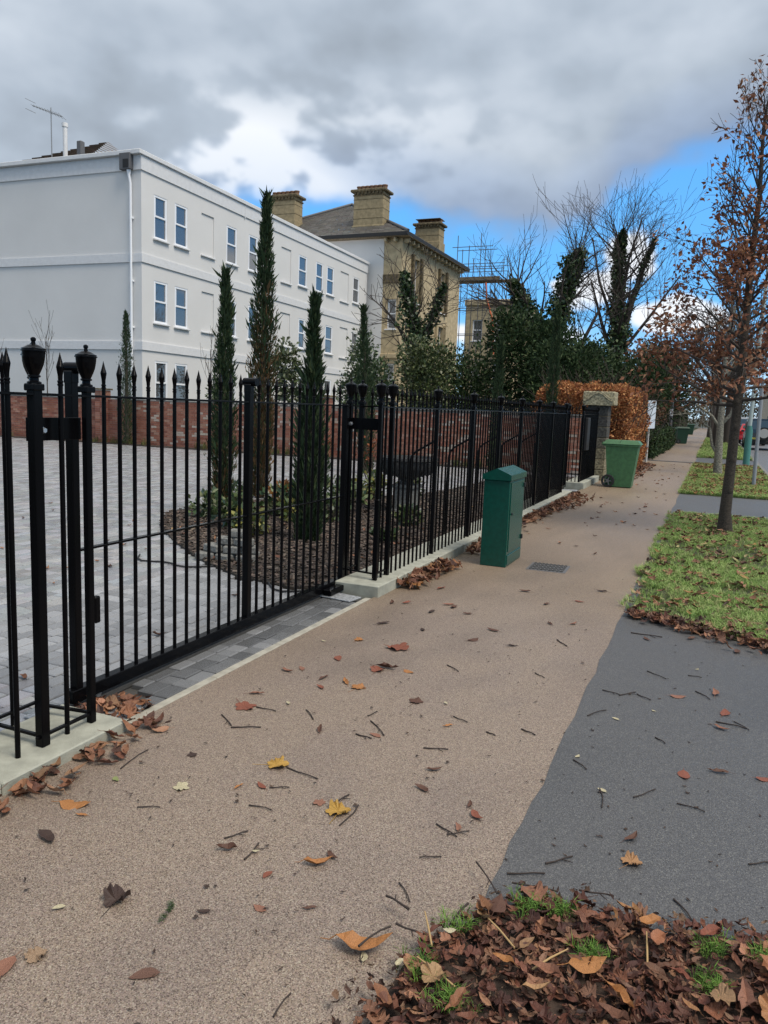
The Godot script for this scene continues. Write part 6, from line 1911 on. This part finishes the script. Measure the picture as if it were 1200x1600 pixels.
		if forked:
			m.tube([(b - c) * 0.2 + side * 0.8, (b - c) * 0.6 + side * 3.0 + (b - a).cross(Vector3.UP) * 0.2], [thick * 0.7, thick * 0.4], 5)
		single("twig", m.done(), M.twig, ("%s %s dark twig resting on the leaf heap" % ["long" if a.distance_to(b) > 0.13 else "short", "forked" if forked else "straight"]) if heap else ("%s %s twig on the %s %s" % ["long" if a.distance_to(b) > 0.115 else "short", "forked dark" if forked else "thin dark", "tarmac" if on_tar else "path", zone(c.x, c.z)]), "twig", "twigs on the leaf heap" if heap else ("twigs on the tarmac" if on_tar else "twigs on the buff path"), Vector3(c.x, y, c.z))
	for k in 5:
		var a := Vector3([-0.66, -0.46, -0.3, -0.05, -0.58][k], 0.055, [-2.02, -2.1, -2.05, -2.22, -1.86][k])
		var d := Basis(Vector3.UP, [0.5, 0.9, -0.6, 0.1, 1.2][k]) * Vector3(0, 0.01, -0.14)
		single("straw_stalk", _tube_mesh([-d * 0.5, Vector3(0, 0.004, 0), d * 0.5], [0.003, 0.0032, 0.002], 6), M.straw, "pale straw coloured stalk on the leaf heap", "stalk", "straw stalks on the leaf heap", a)
	# heaps and drifts
	litter("leaf_heap", "wet brown leaf litter burying the verge end at the lower right", 4600, func():
		var x := rr(-0.72, 1.15)
		var z := rr(-2.75, -1.2)
		if z < pile_edge(x) - 0.05 * R.randf():
			return null
		return Vector3(x, 0.015 + rr(0, 0.03), z), wet + [rust[3], rust[0]], 0.02, 0.068, 0.26)
	litter("heap_crumbs", "rotted crumbs and broken stalks between the leaves of the heap", 4200, func():
		var x := rr(-0.80, 1.3)
		var z := rr(-2.8, -1.2)
		if z < pile_edge(x) - 0.12 * R.randf():
			return null
		return Vector3(x, 0.014 + rr(0, 0.035), z), [Color(0.06, 0.03, 0.022), Color(0.09, 0.045, 0.03), Color(0.13, 0.07, 0.045), Color(0.20, 0.12, 0.075)], 0.008, 0.03, 0.5)
	litter("heap_leaves", "larger curled orange and brown leaves over the wet heap", 110, func():
		var x := rr(-0.68, 1.3)
		var z := rr(-2.7, -1.2)
		if z < pile_edge(x):
			return null
		return Vector3(x, 0.04 + rr(0, 0.02), z), [Color(0.42, 0.20, 0.085), Color(0.34, 0.15, 0.075), Color(0.24, 0.095, 0.055), Color(0.46, 0.27, 0.14), Color(0.30, 0.13, 0.08)], 0.05, 0.10, 0.22)
	for k in 12:
		lay("heap_leaf", ovals[[4, 2, 3, 5][k % 4]], [ora, red, crm, pnk, brn, ora][k % 6], Vector2([-0.05, 0.12, -0.6, -0.25, 0.3, -0.42, -0.2, 0.05, -0.68, 0.2, -0.5, -0.1][k], [-2.33, -2.36, -2.04, -2.26, -2.24, -1.98, -2.08, -2.14, -1.84, -2.12, -2.22, -1.98][k]), rr(0.06, 0.12) if k % 6 != 2 else 0.04, ["orange", "reddish", "cream", "pinkish brown", "dull brown", "curled orange"][k % 6] + " leaf on the wet heap " + ["near the tarmac edge", "at the right, near the tarmac", "at its left rim", "at its middle rim", "at its far right", "in the middle left", "in the middle", "right of the middle", "at its lower left", "at the lower right", "at the upper left", "at the bottom"][k], "leaf", "leaves lying on top of the heap", 0.055)
	litter("leaf_drift", "drift of dry leaves against the stone kerb at the lower left", 95, func():
		var z := rr(-2.95, -1.7)
		if blot.get_noise_2d(z * 260.0, 12.0) < -0.12 and R.randf() < 0.8:
			return null
		return Vector3(-2.47 + R.randf() * R.randf() * 0.20, 0.008 + rr(0, 0.02), z), rust, 0.045, 0.11, 0.28)
	litter("leaf_drift", "leaves filling the gap beside the near end of the gate", 90, func(): return Vector3(rr(-2.9, -2.57), -0.015 + rr(0, 0.04), rr(-3.12, -2.76)), rust, 0.05, 0.11, 0.4)
	litter("leaf_drift", "drift of dry leaves along the long stone kerb by the urn posts", 150, func(): return Vector3(-2.47 + R.randf() * R.randf() * 0.25, 0.012 + rr(0, 0.05), rr(-7.4, -6.25)), rust + [Color(0.42, 0.2, 0.09)], 0.07, 0.14, 0.45)
	litter("leaf_drift", "long drift of leaves along the kerb beyond the green cabinet", 620, func():
		var z := rr(-15.4, -8.2)
		if z > -11.0 and R.randf() < 0.6:
			return null
		return Vector3(-2.47 + R.randf() * R.randf() * (0.5 if z < -12.5 else 0.25), 0.012 + rr(0, 0.05), z), rust, 0.07, 0.13, 0.45)
	litter("leaf_drift", "leaves gathered below the copper hedge", 420, func(): return Vector3(-2.2 + R.randf() * R.randf() * 0.6, 0.012, rr(-28.0, -20.0)), rust, 0.08, 0.14, 0.3)
	litter("leaf_drift", "brown leaves along the near edge of the oak verge", 520, func():
		var x := rr(-0.5, 1.5)
		return Vector3(x, 0.02 + rr(0, 0.02), -6.22 + (x + 0.15) * 0.42 + R.randfn() * (0.05 + 0.10 * (x + 0.5))), wet + rust, 0.05, 0.11, 0.35)
	litter("verge_leaves", "scattered leaves lying in the grass round the oak", 1100, func():
		var x := rr(-0.55, 1.5)
		var z := rr(-13.8, -6.3)
		if blot.get_noise_2d(x * 90.0, z * 70.0) < -0.08 and R.randf() < 0.75:
			return null
		return Vector3(x, 0.03 + rr(0, 0.02), z), rust + [Color(0.45, 0.25, 0.09), Color(0.5, 0.4, 0.2)], 0.05, 0.11, 0.3)
	litter("verge_leaves", "orange leaves strewn over the second verge", 2600, func():
		var x := rr(-0.55, 1.5)
		var z := rr(-29.4, -17.5)
		if blot.get_noise_2d(x * 50.0 + 80.0, z * 40.0) < -0.02 and R.randf() < 0.7:
			return null
		return Vector3(x, 0.03 + rr(0, 0.02), z), [Color(0.34, 0.16, 0.06), Color(0.27, 0.11, 0.05), Color(0.4, 0.22, 0.09), Color(0.2, 0.09, 0.05)], 0.07, 0.14, 0.3)
	litter("verge_leaves", "leaves on the far verge under the big trunks", 900, func(): return Vector3(rr(-0.6, 1.5), 0.03, rr(-70, -34.3)), [Color(0.32, 0.15, 0.06), Color(0.25, 0.11, 0.05)], 0.10, 0.2, 0.3)
	litter("path_leaves", "scattered leaves far along the path", 100, func(): return Vector3(rr(-2.3, -0.6), 0.006, rr(-30, -9)), rust, 0.05, 0.10, 0.06)
	litter("path_bits", "crumbs of leaf and twig scattered over the path", 520, func(): return Vector3(rr(-2.4, 0.9), 0.006, -1.3 - 8.0 * R.randf() * R.randf()) , [Color(0.07, 0.045, 0.035), Color(0.10, 0.06, 0.04), Color(0.05, 0.035, 0.03)], 0.008, 0.022, 0.1)
	litter("courtyard_leaves", "few leaves lying on the courtyard paving", 60, func():
		var p := Vector2(rr(-9, -3.05), rr(-9, -3.0))
		return null if Geometry2D.is_point_in_polygon(p, bed_poly) else Vector3(p.x, 0.004, p.y), rust, 0.05, 0.10, 0.1)
	litter("bed_leaves", "leaves lying on the bark mulch", 160, func():
		var p := Vector2(rr(-6.9, -2.98), rr(-12, -5.75))
		return Vector3(p.x, 0.05, p.y) if Geometry2D.is_point_in_polygon(p, bed_poly) else null, rust + [Color(0.4, 0.25, 0.12)], 0.05, 0.10, 0.3)
	# grass
	var tuft := [tuft_mesh(1), tuft_mesh(2), tuft_mesh(3)]
	var blades := [Color(0.19, 0.30, 0.08), Color(0.24, 0.36, 0.10), Color(0.30, 0.41, 0.13), Color(0.16, 0.24, 0.065), Color(0.38, 0.39, 0.18)]
	for v in [["short green grass of the oak verge", 26000, -0.66, 1.5, -13.85, -5.55, 1.0, 0], ["grass of the second verge under the leaves", 14000, -0.58, 1.5, -29.5, -17.45, 1.5, 1], ["grass of the far verge", 7000, -0.58, 1.5, -70.0, -34.3, 2.6, 2]]:
		var root := Node3D.new()
		root.name = numbered(self, "grass")
		add_child(root)
		root.set_meta("kind", "stuff")
		tag(root, v[0], "grass")
		var xs := [[], [], []]
		var cs := [[], [], []]
		for k in v[1]:
			var x := rr(v[2], v[3])
			var z := lerpf(v[5], v[4], pow(R.randf(), 1.25))
			if v[7] == 0:
				if z > -6.22 + (x + 0.15) * 0.42 * (1.0 if x > -0.2 else 1.5) - 0.02 + 0.08 * blot.get_noise_2d(x * 200.0, 4.0):
					continue
				if x < -0.565 + 0.10 * blot.get_noise_2d(z * 150.0, 8.0) + 0.05 * blot.get_noise_2d(z * 700.0, 2.0):
					continue
			var bare := blot.get_noise_2d(x * 70.0 + 31.0, z * 60.0)
			if bare < -0.12 and R.randf() < 0.8:
				continue
			var j := R.randi() % 3
			var s: float = rr(0.75, 1.45) * v[6]
			xs[j].append(Transform3D(Basis(Vector3.UP, rr(0, TAU)) * Basis().scaled(Vector3(s, s * rr(0.8, 1.2), s)), Vector3(x, 0.011, z)))
			cs[j].append(vary(blades[R.randi() % 5], 0.25))
		for j in 3:
			swarm(root, "blades", tuft[j], M.leaf, xs[j], cs[j])
	var clumps := [[-0.6, -2.1], [-0.42, -2.28], [-0.33, -2.31], [-0.63, -1.88], [0.12, -2.32], [0.12, -2.16], [-0.2, -2.14], [0.28, -2.36], [-0.5, -1.8]]
	var gx := []
	var gc := []
	for q in clumps:
		for k in 22:
			var s := rr(0.5, 1.0)
			gx.append(Transform3D(Basis(Vector3.UP, rr(0, TAU)) * Basis().scaled(Vector3.ONE * s), Vector3(q[0] + R.randfn() * 0.025, 0.03, q[1] + R.randfn() * 0.025)))
			gc.append(vary([Color(0.10, 0.19, 0.03), Color(0.13, 0.24, 0.045), Color(0.07, 0.14, 0.025)][R.randi() % 3], 0.25))
	tag(swarm(self, "grass_sprouts", tuft[0], M.leaf, gx, gc), "fresh green grass sprouting through the leaf heap", "grass")

# things that still share a label are told apart by their order from the left
func tell_apart(cam: Camera3D) -> void:
	var same := {}
	for o in get_children():
		if o.has_meta("label") and o.has_meta("category") and not o.has_meta("kind"):
			var l: String = o.get_meta("label")
			if not same.has(l):
				same[l] = []
			same[l].append(o)
	for l in same:
		var a: Array = same[l]
		if a.size() < 2:
			continue
		var key := func(o): 
			var p: Vector3 = cam.transform.affine_inverse() * o.position
			return p.x / -p.z
		a.sort_custom(func(p, q): return key.call(p) < key.call(q))
		var words := ["leftmost", "second from left", "third from left", "fourth from left", "fifth from left", "sixth from left"]
		for k in mini(a.size(), 6):
			var t: String = l + ", " + ("rightmost" if k == a.size() - 1 else words[k])
			if t.split(" ").size() <= 16:
				a[k].set_meta("label", t)

# ---------------------------------------------------------------- scene
func _ready() -> void:
	var cam := Camera3D.new()
	cam.name = "camera"
	cam.keep_aspect = Camera3D.KEEP_HEIGHT
	cam.fov = 67.38
	cam.near = 0.05
	cam.far = 900.0
	cam.transform = Transform3D(Basis(Vector3.UP, deg_to_rad(22.9275)) * Basis(Vector3.RIGHT, deg_to_rad(-7.777)) * Basis(Vector3.BACK, deg_to_rad(2.119)), Vector3(0, 1.6, 0))
	add_child(cam)
	cam.current = true
	var env := Environment.new()
	env.background_mode = Environment.BG_SKY
	env.sky = Sky.new()
	env.sky.sky_material = make_sky()
	env.background_energy_multiplier = 0.60
	env.tonemap_mode = Environment.TONE_MAPPER_LINEAR
	env.tonemap_exposure = 2.0
	env.sdfgi_enabled = true
	env.ssao_enabled = true
	env.ssil_enabled = true
	var we := WorldEnvironment.new()
	we.name = "world_environment"
	we.environment = env
	add_child(we)
	var sun := DirectionalLight3D.new()
	sun.name = "sun"
	sun.light_energy = 0.5
	sun.light_angular_distance = 25.0
	sun.light_color = Color(1.0, 0.965, 0.91)
	sun.shadow_enabled = true
	add_child(sun)
	sun.look_at_from_position(Vector3(6.2, 10, 1.8), Vector3.ZERO)
	materials()
	build_ground()
	build_paving()
	build_white_house()
	build_villa()
	build_far_buildings()
	build_wall()
	build_railings()
	build_bed()
	build_street_things()
	build_cars()
	build_trees()
	build_litter()
	tell_apart(cam)
	print("built")
